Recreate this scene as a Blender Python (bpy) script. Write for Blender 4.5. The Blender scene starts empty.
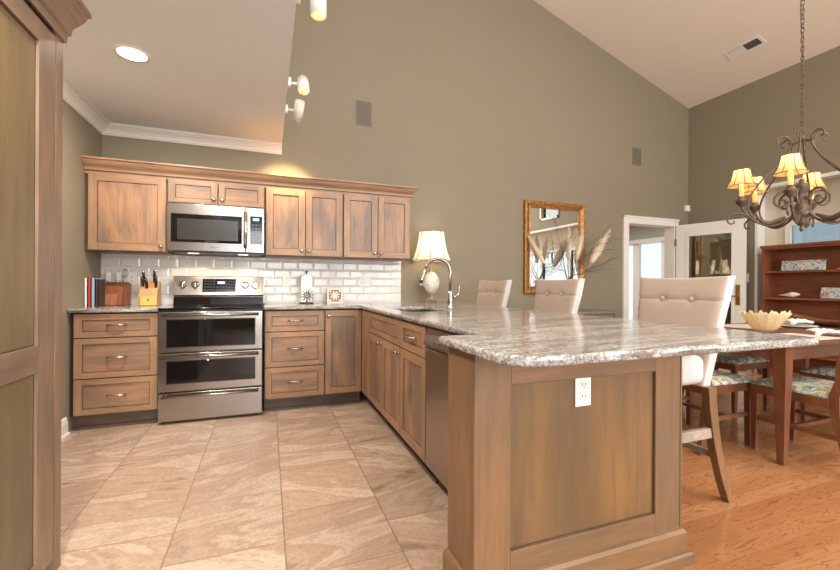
import bpy, bmesh, math, random
from math import sin, cos, pi, radians as R
from mathutils import Vector, Matrix
random.seed(7)
SC = bpy.context.scene
COL = SC.collection
VERT = None
# ------------------------------------------------------------ camera
cam = bpy.data.cameras.new('camera'); cam.lens = 17.41; cam.sensor_width = 36; cam.sensor_fit = 'HORIZONTAL'
cam.clip_start = .05; cam.clip_end = 200
camo = bpy.data.objects.new('camera', cam); COL.objects.link(camo)
camo.matrix_world = Matrix.Translation((1.375, -4.332, 1.104)) @ Matrix.Rotation(-R(20.53), 4, 'Z') @ Matrix.Rotation(R(90), 4, 'X') @ Matrix.Rotation(R(.3), 4, 'Z')
SC.camera = camo
# ------------------------------------------------------------ world and light
W = bpy.data.worlds.new('sky'); SC.world = W; W.use_nodes = True
W.node_tree.nodes['Background'].inputs[0].default_value = (.86, .93, 1.0, 1)
W.node_tree.nodes['Background'].inputs[1].default_value = 1.5
def area(name, loc, direction, sx, sy, energy, color=(1, 1, 1), spread=180):
    l = bpy.data.lights.new(name, 'AREA'); l.shape = 'RECTANGLE'; l.size = sx; l.size_y = sy
    l.energy = energy; l.color = color; l.spread = R(spread)
    o = bpy.data.objects.new(name, l); COL.objects.link(o); o.location = loc
    o.rotation_euler = Vector(direction).to_track_quat('-Z', 'Y').to_euler()
    return o
# added fill lights at the unseen windows behind the camera, standing for daylight
area('fill_light', (1.9, -7.93, 1.65), (0, 1, .22), 2.1, 2.2, 125, (.95, .98, 1))
area('fill_light', (4.4, -7.93, 1.65), (0, 1, .22), 2.1, 2.2, 125, (.95, .98, 1))
area('fill_light', (4.4, -7.93, 3.75), (0, 1, .12), 3.2, 1.1, 85, (.95, .98, 1))
area('fill_light', (6.9, -6.3, 1.55), (-1, .25, .1), 2.0, 2.0, 60, (.95, .98, 1))  # added fill in front of the solid right wall, no window here
area('sunroom_fill', (7.4, 2.3, 2.55), (0, 0, -1), 2.5, 2.5, 85, (1, .98, .95))  # added overhead fill for the sunroom, no fixture there
VS = SC.view_settings
SC.display_settings.display_device = 'sRGB'
VS.view_transform = 'Standard'; VS.look = 'None'; VS.gamma = 1; VS.use_curve_mapping = False
VS.exposure = 0.05

# ------------------------------------------------------------ materials
MATS = {}
def srgb(c):
    return tuple(((v / 255) / 12.92 if v / 255 <= .04045 else ((v / 255 + .055) / 1.055) ** 2.4) for v in c) + (1,)
class NT:
    def __init__(s, name):
        s.m = bpy.data.materials.new(name); s.m.use_nodes = True; s.t = s.m.node_tree; s.b = s.t.nodes['Principled BSDF']
    def n(s, typ, **kw):
        nd = s.t.nodes.new(typ)
        for k, v in kw.items():
            if k in ('op',): nd.operation = v
            elif hasattr(nd, k): setattr(nd, k, v)
        return nd
    def l(s, a, b): s.t.links.new(a, b)
    def val(s, sock, v):
        if isinstance(v, bpy.types.NodeSocket): s.l(v, sock)
        else: sock.default_value = v
    def math(s, op, a, b=0.0, c=None, clamp=False):
        nd = s.t.nodes.new('ShaderNodeMath'); nd.operation = op; nd.use_clamp = clamp
        s.val(nd.inputs[0], a); s.val(nd.inputs[1], b)
        if c is not None: s.val(nd.inputs[2], c)
        return nd.outputs[0]
    def mix(s, f, a, b, mode='MIX'):
        nd = s.t.nodes.new('ShaderNodeMix'); nd.data_type = 'RGBA'; nd.blend_type = mode
        s.val(nd.inputs[0], f); s.val(nd.inputs[6], a); s.val(nd.inputs[7], b)
        return nd.outputs[2]
    def coords(s, scale=(1, 1, 1), rnd=0.0, rot=(0, 0, 0)):
        tc = s.t.nodes.new('ShaderNodeTexCoord'); mp = s.t.nodes.new('ShaderNodeMapping')
        mp.inputs['Scale'].default_value = scale; mp.inputs['Rotation'].default_value = rot
        src = tc.outputs['Object']
        if rnd:
            oi = s.t.nodes.new('ShaderNodeObjectInfo'); ad = s.t.nodes.new('ShaderNodeVectorMath'); ad.operation = 'ADD'
            cm = s.t.nodes.new('ShaderNodeCombineXYZ')
            v = s.math('MULTIPLY', oi.outputs['Random'], rnd)
            for i in range(3): s.l(v, cm.inputs[i])
            s.l(src, ad.inputs[0]); s.l(cm.outputs[0], ad.inputs[1]); src = ad.outputs[0]
        s.l(src, mp.inputs['Vector'])
        return mp.outputs[0]
    def noise(s, vec, scale, detail=4, rough=.55, dist=0):
        nd = s.t.nodes.new('ShaderNodeTexNoise'); nd.inputs['Scale'].default_value = scale
        nd.inputs['Detail'].default_value = detail; nd.inputs['Roughness'].default_value = rough; nd.inputs['Distortion'].default_value = dist
        s.l(vec, nd.inputs['Vector']); return nd.outputs[0]
    def ramp(s, f, stops):
        nd = s.t.nodes.new('ShaderNodeValToRGB'); el = nd.color_ramp.elements
        while len(el) < len(stops): el.new(.5)
        for e, (p, c) in zip(el, stops): e.position = p; e.color = c
        s.l(f, nd.inputs[0]); return nd.outputs[0]
    def bump(s, h, dist=.001, strength=1):
        nd = s.t.nodes.new('ShaderNodeBump'); nd.inputs['Distance'].default_value = dist; nd.inputs['Strength'].default_value = strength
        s.l(h, nd.inputs['Height']); s.l(nd.outputs[0], s.b.inputs['Normal'])
    def col(s, c): s.val(s.b.inputs['Base Color'], c)
    def rough(s, r): s.val(s.b.inputs['Roughness'], r)
def plain(name, rgb, rough=.6, metal=0, emit=None, es=1, alpha=None, spec=None, noise=None):
    t = NT(name); t.rough(rough); t.b.inputs['Metallic'].default_value = metal
    if noise:
        n = t.noise(t.coords(rnd=3), noise[0]); a = srgb(rgb); b = tuple(x * noise[1] for x in a[:3]) + (1,)
        t.col(t.mix(n, b, a))
    else: t.col(srgb(rgb))
    if emit: t.b.inputs['Emission Color'].default_value = srgb(emit); t.b.inputs['Emission Strength'].default_value = es
    if spec is not None: t.b.inputs['Specular IOR Level'].default_value = spec
    MATS[name] = t.m; return t.m
def wood(name, c1, c2, c3, axis='z', rough=.42, scale=1.0, patch=.5):
    """stained wood: long grain along the axis, blotches between c1 and c2, fine c3 streaks"""
    t = NT(name); st = {'z': (14, 14, 1.3), 'x': (1.3, 14, 14), 'y': (14, 1.3, 14)}[axis]
    v = t.coords(tuple(q * scale for q in st), 9.0); v2 = t.coords(tuple((q ** .5) * scale * 1.3 for q in st), 5.0)
    g = t.noise(v, 3.2, 6, .62, .6); bl = t.noise(v2, 1.3, 3, .5, .4)
    base = t.mix(t.ramp(bl, [(.5 - patch * .35, (0, 0, 0, 1)), (.5 + patch * .35, (1, 1, 1, 1))]), srgb(c1), srgb(c2))
    f = t.ramp(g, [(.42, (0, 0, 0, 1)), (.72, (1, 1, 1, 1))])
    c = t.mix(t.math('MULTIPLY', f, .55), base, srgb(c3))
    t.col(c); t.rough(rough); t.bump(g, .0004, .5); MATS[name] = t.m; return t.m
KC = ((170, 129, 94), (142, 112, 88), (106, 84, 68))
wood('maple_v', *KC); wood('maple_h', *KC, axis='x'); wood('maple_y', *KC, axis='y')
wood('panel_v', (166, 125, 93), (124, 101, 85), (94, 76, 64), patch=.3)
wood('panel_h', (166, 125, 93), (128, 104, 86), (98, 80, 66), axis='x', patch=.35)
IC = ((140, 102, 66), (116, 90, 64), (92, 73, 56))
wood('island_v', *IC); wood('island_h', *IC, axis='x'); wood('island_y', *IC, axis='y')
wood('pantry_panel', (126, 106, 74), (100, 90, 70), (86, 76, 58), patch=.6, scale=.6)
wood('island_panel', (134, 97, 56), (98, 76, 52), (84, 66, 48), patch=.6, scale=.6)
wood('pantry_v', (148, 120, 96), (122, 101, 83), (96, 80, 68)); wood('pantry_y', (148, 120, 96), (122, 101, 83), (96, 80, 68), axis='y')
plain('glaze_shade', (74, 56, 45), .6); plain('gap', (38, 30, 26), .8)  # brown cabinet glaze, darkened so it also carries recess shadow
wood('toe', (112, 92, 78), (88, 72, 62), (70, 56, 50), axis='x'); wood('toe_y', (112, 92, 78), (88, 72, 62), (70, 56, 50), axis='y')
wood('walnut', (128, 80, 52), (108, 65, 42), (82, 48, 32), scale=1.4); wood('walnut_h', (128, 80, 52), (108, 65, 42), (82, 48, 32), axis='x', scale=1.4)
wood('shelfwood_h', (150, 84, 52), (126, 68, 42), (92, 50, 34), axis='y'); wood('shelfwood_v', (140, 78, 48), (118, 64, 40), (88, 48, 32))
wood('stoolwood', (146, 108, 70), (118, 86, 56), (92, 66, 44)); wood('stoolpale', (176, 162, 144), (150, 136, 118), (120, 108, 94), axis='x')
wood('board_wood', (130, 72, 46), (108, 58, 38), (84, 44, 30)); wood('board_light', (170, 108, 72), (150, 90, 58), (122, 72, 46)); wood('board_mid', (146, 84, 54), (124, 70, 44), (96, 52, 34)); wood('block_wood', (186, 140, 92), (166, 120, 76), (140, 100, 62))
plain('block_front', (224, 176, 92), .45)
def brushed(name, rgb, rough=.28, axis='x'):
    t = NT(name); v = t.coords({'x': (1, 90, 90), 'z': (90, 90, 1), 'y': (90, 1, 90)}[axis]); n = t.noise(v, 3, 3)
    t.col(srgb(rgb)); t.b.inputs['Metallic'].default_value = 1
    t.rough(t.math('MULTIPLY_ADD', n, .12, rough - .06)); MATS[name] = t.m
brushed('steel', (170, 165, 160), .22); brushed('steel_v', (170, 158, 146), .3, 'z'); brushed('nickel', (184, 178, 170), .25)
plain('chrome', (214, 212, 208), .1, 1); plain('steel_dark', (70, 68, 66), .35, .8)
plain('black_glass', (14, 14, 15), .05, spec=.6); plain('black', (18, 18, 18), .4); plain('cook_ring', (58, 58, 60), .25)
plain('display', (10, 12, 16), .1); plain('lcd', (150, 200, 230), .4, emit=(150, 205, 240), es=1.3); plain('keymark', (112, 112, 114), .5)
plain('white', (232, 228, 220), .5); plain('white_trim', (226, 221, 212), .45); plain('outlet', (234, 229, 220), .4); plain('slot', (60, 56, 52), .6)
def wallmat(name, rgb, var=.94, rough=.75):
    t = NT(name); n = t.noise(t.coords(), 1.2, 3); f = t.noise(t.coords(), 220, 2)
    a = srgb(rgb); t.col(t.mix(n, tuple(q * var for q in a[:3]) + (1,), a)); t.rough(rough); t.bump(f, .0004, .5); MATS[name] = t.m
wallmat('wall_olive', (138, 126, 105)); wallmat('ceiling_paint', (229, 232, 233), .97, .85); wallmat('ceiling_warm', (234, 222, 206), .97, .85); wallmat('wall_cream', (205, 194, 172)); wallmat('wall_grey', (176, 178, 168))
plain('grille_paint', (104, 95, 82), .7)
# bevelled subway tile, built by node math in the wall plane
def subway():
    t = NT('subway'); tc = t.t.nodes.new('ShaderNodeTexCoord'); sp = t.t.nodes.new('ShaderNodeSeparateXYZ'); t.l(tc.outputs['Object'], sp.inputs[0])
    x, z = sp.outputs[0], t.math('SUBTRACT', sp.outputs[2], .9215); w, h = .152, .0825
    row = t.math('FLOOR', t.math('DIVIDE', z, h)); off = t.math('MULTIPLY', t.math('MODULO', t.math('ABSOLUTE', row), 2), .5)
    uu = t.math('ADD', t.math('DIVIDE', x, w), t.math('ADD', off, 10.07)); u = t.math('FRACT', uu); v = t.math('FRACT', t.math('ADD', t.math('DIVIDE', z, h), 10))
    du = t.math('MULTIPLY', t.math('MINIMUM', u, t.math('SUBTRACT', 1, u)), w); dv = t.math('MULTIPLY', t.math('MINIMUM', v, t.math('SUBTRACT', 1, v)), h)
    d = t.math('MINIMUM', du, dv)
    g = t.math('DIVIDE', t.math('SUBTRACT', d, .0012), .0008, clamp=True)
    hgt = t.math('DIVIDE', d, .014, clamp=True)
    t.col(t.mix(g, srgb((200, 193, 184)), srgb((218, 212, 204)))); t.rough(t.math('MULTIPLY_ADD', g, -.5, .62))
    t.bump(hgt, .003, 1); MATS['subway'] = t.m
subway()
def granite():
    t = NT('granite'); v0 = t.coords(rot=(0, 0, R(-10)))
    wn = t.t.nodes.new('ShaderNodeTexNoise'); wn.inputs['Scale'].default_value = 1.1; wn.inputs['Detail'].default_value = 3; t.l(v0, wn.inputs['Vector'])
    ad = t.t.nodes.new('ShaderNodeVectorMath'); ad.operation = 'MULTIPLY_ADD'; t.l(wn.outputs['Color'], ad.inputs[0]); ad.inputs[1].default_value = (.34, .17, .17); t.l(v0, ad.inputs[2])
    mp = t.t.nodes.new('ShaderNodeMapping'); mp.inputs['Scale'].default_value = (.55, 5.5, 5.5); t.l(ad.outputs[0], mp.inputs['Vector'])
    a = t.noise(mp.outputs[0], 1.5, 8, .66); b = t.noise(mp.outputs[0], 4.2, 7, .7); sp = t.noise(t.coords((1, 1, 1)), 110, 3, .7)
    c = t.ramp(a, [(.33, srgb((88, 78, 70))), (.42, srgb((142, 136, 128))), (.48, srgb((216, 213, 208))), (.55, srgb((158, 154, 150))), (.62, srgb((224, 222, 218)))])
    vein = t.ramp(b, [(.36, (1, 1, 1, 1)), (.42, (0, 0, 0, 1)), (.56, (0, 0, 0, 1)), (.63, (.7, .7, .7, 1))])
    c = t.mix(t.math('MULTIPLY', vein, .75), c, srgb((112, 92, 76)))
    spk = t.ramp(sp, [(.43, (1, 1, 1, 1)), (.50, (0, 0, 0, 1))]); c = t.mix(t.math('MULTIPLY', spk, .7), c, srgb((96, 80, 70)))
    t.col(t.mix(1.0, c, (.80, .80, .80, 1), 'MULTIPLY')); t.rough(.13); MATS['granite'] = t.m
granite()
def tile_floor():
    t = NT('floor_tile'); tc = t.t.nodes.new('ShaderNodeTexCoord'); sp = t.t.nodes.new('ShaderNodeSeparateXYZ'); t.l(tc.outputs['Object'], sp.inputs[0])
    w = .457; X = t.math('ADD', t.math('DIVIDE', t.math('SUBTRACT', sp.outputs[0], 1.448), w), 20)
    colm = t.math('FLOOR', X); off = t.math('MULTIPLY', t.math('MODULO', colm, 2), .5)
    Y = t.math('ADD', t.math('ADD', t.math('DIVIDE', t.math('ADD', sp.outputs[1], 1.80), w * 1.02), 40), off)
    u = t.math('FRACT', X); v = t.math('FRACT', Y); row = t.math('FLOOR', Y)
    d = t.math('MINIMUM', t.math('MINIMUM', u, t.math('SUBTRACT', 1, u)), t.math('MINIMUM', v, t.math('SUBTRACT', 1, v)))
    g = t.math('DIVIDE', t.math('SUBTRACT', t.math('MULTIPLY', d, w), .002), .0012, clamp=True)
    cm = t.t.nodes.new('ShaderNodeCombineXYZ'); t.l(colm, cm.inputs[0]); t.l(row, cm.inputs[1])
    wn = t.t.nodes.new('ShaderNodeTexWhiteNoise'); wn.noise_dimensions = '3D'; t.l(cm.outputs[0], wn.inputs['Vector'])
    ad = t.t.nodes.new('ShaderNodeVectorMath'); ad.operation = 'MULTIPLY_ADD'; t.l(wn.outputs['Color'], ad.inputs[0]); ad.inputs[1].default_value = (7, 7, 7); t.l(tc.outputs['Object'], ad.inputs[2])
    vr = t.t.nodes.new('ShaderNodeVectorRotate'); vr.rotation_type = 'Z_AXIS'; t.l(ad.outputs[0], vr.inputs['Vector'])
    t.l(t.math('MULTIPLY_ADD', wn.outputs['Value'], .9, -.35), vr.inputs['Angle'])
    mp = t.t.nodes.new('ShaderNodeMapping'); mp.inputs['Scale'].default_value = (1.0, 3.4, 1); t.l(vr.outputs[0], mp.inputs['Vector'])
    a = t.noise(mp.outputs[0], 1.6, 7, .62, .7); b = t.noise(mp.outputs[0], 1.0, 6, .6, 1.4); f = t.noise(t.coords(), 60, 4, .7)
    c = t.ramp(a, [(.32, srgb((146, 120, 100))), (.42, srgb((190, 163, 142))), (.50, srgb((176, 146, 124))), (.56, srgb((204, 180, 160))), (.66, srgb((180, 154, 134)))])
    vein = t.ramp(b, [(.485, (0, 0, 0, 1)), (.5, (1, 1, 1, 1)), (.515, (0, 0, 0, 1))])
    msk = t.ramp(t.noise(mp.outputs[0], .8, 2), [(.56, (0, 0, 0, 1)), (.64, (1, 1, 1, 1))])
    c = t.mix(t.math('MULTIPLY', t.math('MULTIPLY', vein, msk), .6), c, srgb((226, 208, 190)))
    c = t.mix(t.math('MULTIPLY', t.ramp(f, [(.42, (1, 1, 1, 1)), (.52, (0, 0, 0, 1))]), .28), c, srgb((128, 98, 80)))
    tone = t.math('MULTIPLY_ADD', wn.outputs['Value'], .16, .80)
    c = t.mix(1.0, c, tone, 'MULTIPLY'); c = t.mix(g, srgb((144, 117, 97)), c)
    t.col(c); t.rough(t.math('MULTIPLY_ADD', f, .25, .30)); t.bump(t.math('ADD', t.math('MULTIPLY', f, .6), t.math('ADD', g, t.math('MULTIPLY', a, 1.6))), .002, .9); MATS['floor_tile'] = t.m
tile_floor()
def oak_floor():
    t = NT('floor_oak'); tc = t.t.nodes.new('ShaderNodeTexCoord'); sp = t.t.nodes.new('ShaderNodeSeparateXYZ'); t.l(tc.outputs['Object'], sp.inputs[0])
    h = .083; Y = t.math('ADD', t.math('DIVIDE', sp.outputs[1], h), 200); row = t.math('FLOOR', Y)
    wr = t.t.nodes.new('ShaderNodeTexWhiteNoise'); wr.noise_dimensions = '1D'; t.l(row, wr.inputs['W'])
    X = t.math('ADD', t.math('DIVIDE', sp.outputs[0], 1.15), t.math('MULTIPLY_ADD', wr.outputs['Value'], 5, 30)); pl = t.math('FLOOR', X)
    u = t.math('FRACT', X); v = t.math('FRACT', Y)
    d = t.math('MINIMUM', t.math('MULTIPLY', t.math('MINIMUM', u, t.math('SUBTRACT', 1, u)), 1.15), t.math('MULTIPLY', t.math('MINIMUM', v, t.math('SUBTRACT', 1, v)), h))
    g = t.math('DIVIDE', t.math('SUBTRACT', d, .0006), .0008, clamp=True)
    cm = t.t.nodes.new('ShaderNodeCombineXYZ'); t.l(pl, cm.inputs[0]); t.l(row, cm.inputs[1])
    wn = t.t.nodes.new('ShaderNodeTexWhiteNoise'); wn.noise_dimensions = '3D'; t.l(cm.outputs[0], wn.inputs['Vector'])
    ad = t.t.nodes.new('ShaderNodeVectorMath'); ad.operation = 'MULTIPLY_ADD'; t.l(wn.outputs['Color'], ad.inputs[0]); ad.inputs[1].default_value = (9, 9, 9); t.l(tc.outputs['Object'], ad.inputs[2])
    mp = t.t.nodes.new('ShaderNodeMapping'); mp.inputs['Scale'].default_value = (1.0, 7, 1); t.l(ad.outputs[0], mp.inputs['Vector'])
    a = t.noise(mp.outputs[0], 1.8, 3, .5, .9)
    ring = t.math('FRACT', t.math('MULTIPLY', a, 11)); rg = t.ramp(ring, [(.0, (0, 0, 0, 1)), (.72, (.15, .15, .15, 1)), (.9, (1, 1, 1, 1)), (1, (0, 0, 0, 1))])
    fine = t.noise(mp.outputs[0], 22, 3, .6)
    c = t.mix(wn.outputs['Value'], srgb((194, 140, 94)), srgb((174, 116, 74)))
    c = t.mix(t.math('MULTIPLY', rg, .75), c, srgb((126, 80, 50))); c = t.mix(t.math('MULTIPLY', fine, .3), c, srgb((160, 108, 74)))
    c = t.mix(g, srgb((176, 126, 88)), c)
    t.col(c); t.rough(.14); t.bump(g, .0006, .6); MATS['floor_oak'] = t.m
oak_floor()
t = NT('ceramic_scales'); vo = t.t.nodes.new('ShaderNodeTexVoronoi'); vo.inputs['Scale'].default_value = 48; t.l(t.coords((1, 1, .8)), vo.inputs['Vector'])
t.col(t.mix(vo.outputs['Distance'], srgb((236, 232, 222)), srgb((196, 188, 172)))); t.rough(.35); t.bump(vo.outputs['Distance'], -.006, 1); MATS['ceramic_scales'] = t.m
def linen(name, rgb, rgb2):
    t = NT(name); n = t.noise(t.coords((60, 400, 400)), 1.5, 2); n2 = t.noise(t.coords((400, 400, 40)), 1.5, 2)
    t.col(t.mix(t.math('MULTIPLY', t.math('ADD', n, n2), .5), srgb(rgb), srgb(rgb2))); t.rough(.9); t.bump(n, .0006, .5); MATS[name] = t.m
linen('linen', (176, 154, 138), (194, 174, 158)); linen('linen_white', (192, 188, 186), (206, 202, 200)); linen('placemat', (214, 198, 180), (226, 212, 196))
linen('napkin', (238, 236, 234), (246, 244, 242))
def floral(name, base, cols, scale=9):
    t = NT(name); v = t.coords(rnd=4.0)
    wn = t.t.nodes.new('ShaderNodeTexNoise'); wn.inputs['Scale'].default_value = 6; t.l(v, wn.inputs['Vector'])
    ad = t.t.nodes.new('ShaderNodeVectorMath'); ad.operation = 'MULTIPLY_ADD'; t.l(wn.outputs['Color'], ad.inputs[0]); ad.inputs[1].default_value = (.12, .12, .12); t.l(v, ad.inputs[2])
    c = srgb(base)
    for i, k in enumerate(cols):
        mp = t.t.nodes.new('ShaderNodeMapping'); mp.inputs['Location'].default_value = (i * 3.1, i * 1.7, i * 2.3); t.l(ad.outputs[0], mp.inputs['Vector'])
        n = t.noise(mp.outputs[0], scale, 2, .5, 1.2); f = t.ramp(n, [(.54, (0, 0, 0, 1)), (.58, (1, 1, 1, 1))]); c = t.mix(f, c, srgb(k))
    n = t.noise(ad.outputs[0], scale * 2.2, 2, .5, 2); f = t.ramp(n, [(.48, (0, 0, 0, 1)), (.5, (1, 1, 1, 1)), (.52, (0, 0, 0, 1))]); c = t.mix(t.math('MULTIPLY', f, .6), c, srgb((96, 94, 90)))
    t.col(c); t.rough(.8); MATS[name] = t.m
floral('floral_seat', (206, 202, 184), [(112, 158, 168), (190, 166, 88), (132, 128, 116)], 14)
floral('floral_box', (172, 190, 184), [(196, 110, 84), (92, 120, 142), (206, 200, 180)], 26)
def gold_frame():
    t = NT('gold_frame'); n = t.noise(t.coords(), 55, 4, .6, 1.0)
    t.col(t.mix(t.ramp(n, [(.38, (0, 0, 0, 1)), (.62, (1, 1, 1, 1))]), srgb((110, 64, 30)), srgb((200, 142, 74)))); t.rough(.38); t.b.inputs['Metallic'].default_value = .45; t.bump(n, .004, 1); MATS['gold_frame'] = t.m
gold_frame()
plain('mirror_glass', (240, 240, 238), .01, 1)
plain('antique', (124, 104, 88), .42, .45, noise=(45, .3)); plain('antique_gold', (186, 160, 118), .45, .3, noise=(80, .5))
plain('candle', (236, 200, 120), .6, emit=(255, 205, 110), es=.55); plain('brass', (176, 140, 70), .3, 1); plain('ceramic', (236, 234, 226), .25)
plain('seam_thread', (128, 110, 98), .9); plain('paper', (240, 238, 232), .9); plain('iron', (70, 66, 62), .5, .5); plain('shell', (236, 226, 212), .5, noise=(30, .8))
plain('bulb', (255, 240, 210), .3, emit=(255, 214, 140), es=9); plain('can_glow', (255, 250, 240), .3, emit=(255, 246, 232), es=7)
plain('pampas', (232, 214, 184), .95, noise=(90, .75)); plain('twig', (72, 58, 48), .8); plain('vase', (206, 198, 184), .35, noise=(20, .8))
plain('dark_wood', (132, 122, 106), .5); plain('granite_sink', (96, 88, 80), .3, .6); plain('louver', (96, 90, 82), .6)
for nm, c in dict(book_red=(176, 60, 44), book_white=(226, 224, 216), book_blue=(150, 172, 190), book_green=(120, 150, 92), book_dark=(60, 46, 44), book_yellow=(214, 184, 80)).items(): plain(nm, c, .6)
def shade(name, rgb, emis, es):
    t = NT(name); t.col(srgb(rgb)); t.rough(.9); t.b.inputs['Emission Color'].default_value = srgb(emis); t.b.inputs['Emission Strength'].default_value = es
    tr = t.t.nodes.new('ShaderNodeBsdfTranslucent'); tr.inputs[0].default_value = srgb(rgb); mx = t.t.nodes.new('ShaderNodeMixShader'); mx.inputs[0].default_value = .5
    t.l(t.b.outputs[0], mx.inputs[1]); t.l(tr.outputs[0], mx.inputs[2]); t.l(mx.outputs[0], t.t.nodes['Material Output'].inputs['Surface']); MATS[name] = t.m
shade('shade_lamp', (246, 238, 220), (255, 232, 196), .06); shade('shade_candle', (240, 208, 152), (255, 190, 104), .16)
def glass(name, tint, rough=.0, mixf=.88):
    t = NT(name); gl = t.t.nodes.new('ShaderNodeBsdfGlossy'); gl.inputs['Roughness'].default_value = .02
    tp = t.t.nodes.new('ShaderNodeBsdfTransparent'); tp.inputs[0].default_value = tint; lw = t.t.nodes.new('ShaderNodeLayerWeight'); lw.inputs[0].default_value = .25
    f = t.math('MULTIPLY_ADD', lw.outputs['Fresnel'], .9, 1 - mixf, clamp=True); mx = t.t.nodes.new('ShaderNodeMixShader'); t.l(f, mx.inputs[0])
    t.l(tp.outputs[0], mx.inputs[1]); t.l(gl.outputs[0], mx.inputs[2]); t.l(mx.outputs[0], t.t.nodes['Material Output'].inputs['Surface']); MATS[name] = t.m
glass('glass_clear', (.96, .98, .97, 1)); glass('glass_door', (.84, .88, .78, 1), mixf=.76); glass('glass_dimmed', (.50, .56, .58, 1), mixf=.93); glass('glass_green', (.30, .34, .27, 1), mixf=.9)  # two of these tints are put in to darken the sky behind
def bowlmat():
    t = NT('bowl_glass'); t.col(srgb((246, 234, 202))); t.rough(.12)
    tr = t.t.nodes.new('ShaderNodeBsdfTranslucent'); tr.inputs[0].default_value = srgb((255, 238, 200)); mx = t.t.nodes.new('ShaderNodeMixShader'); mx.inputs[0].default_value = .5
    t.l(t.b.outputs[0], mx.inputs[1]); t.l(tr.outputs[0], mx.inputs[2]); t.l(mx.outputs[0], t.t.nodes['Material Output'].inputs['Surface']); MATS['bowl_glass'] = t.m
bowlmat()

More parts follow.
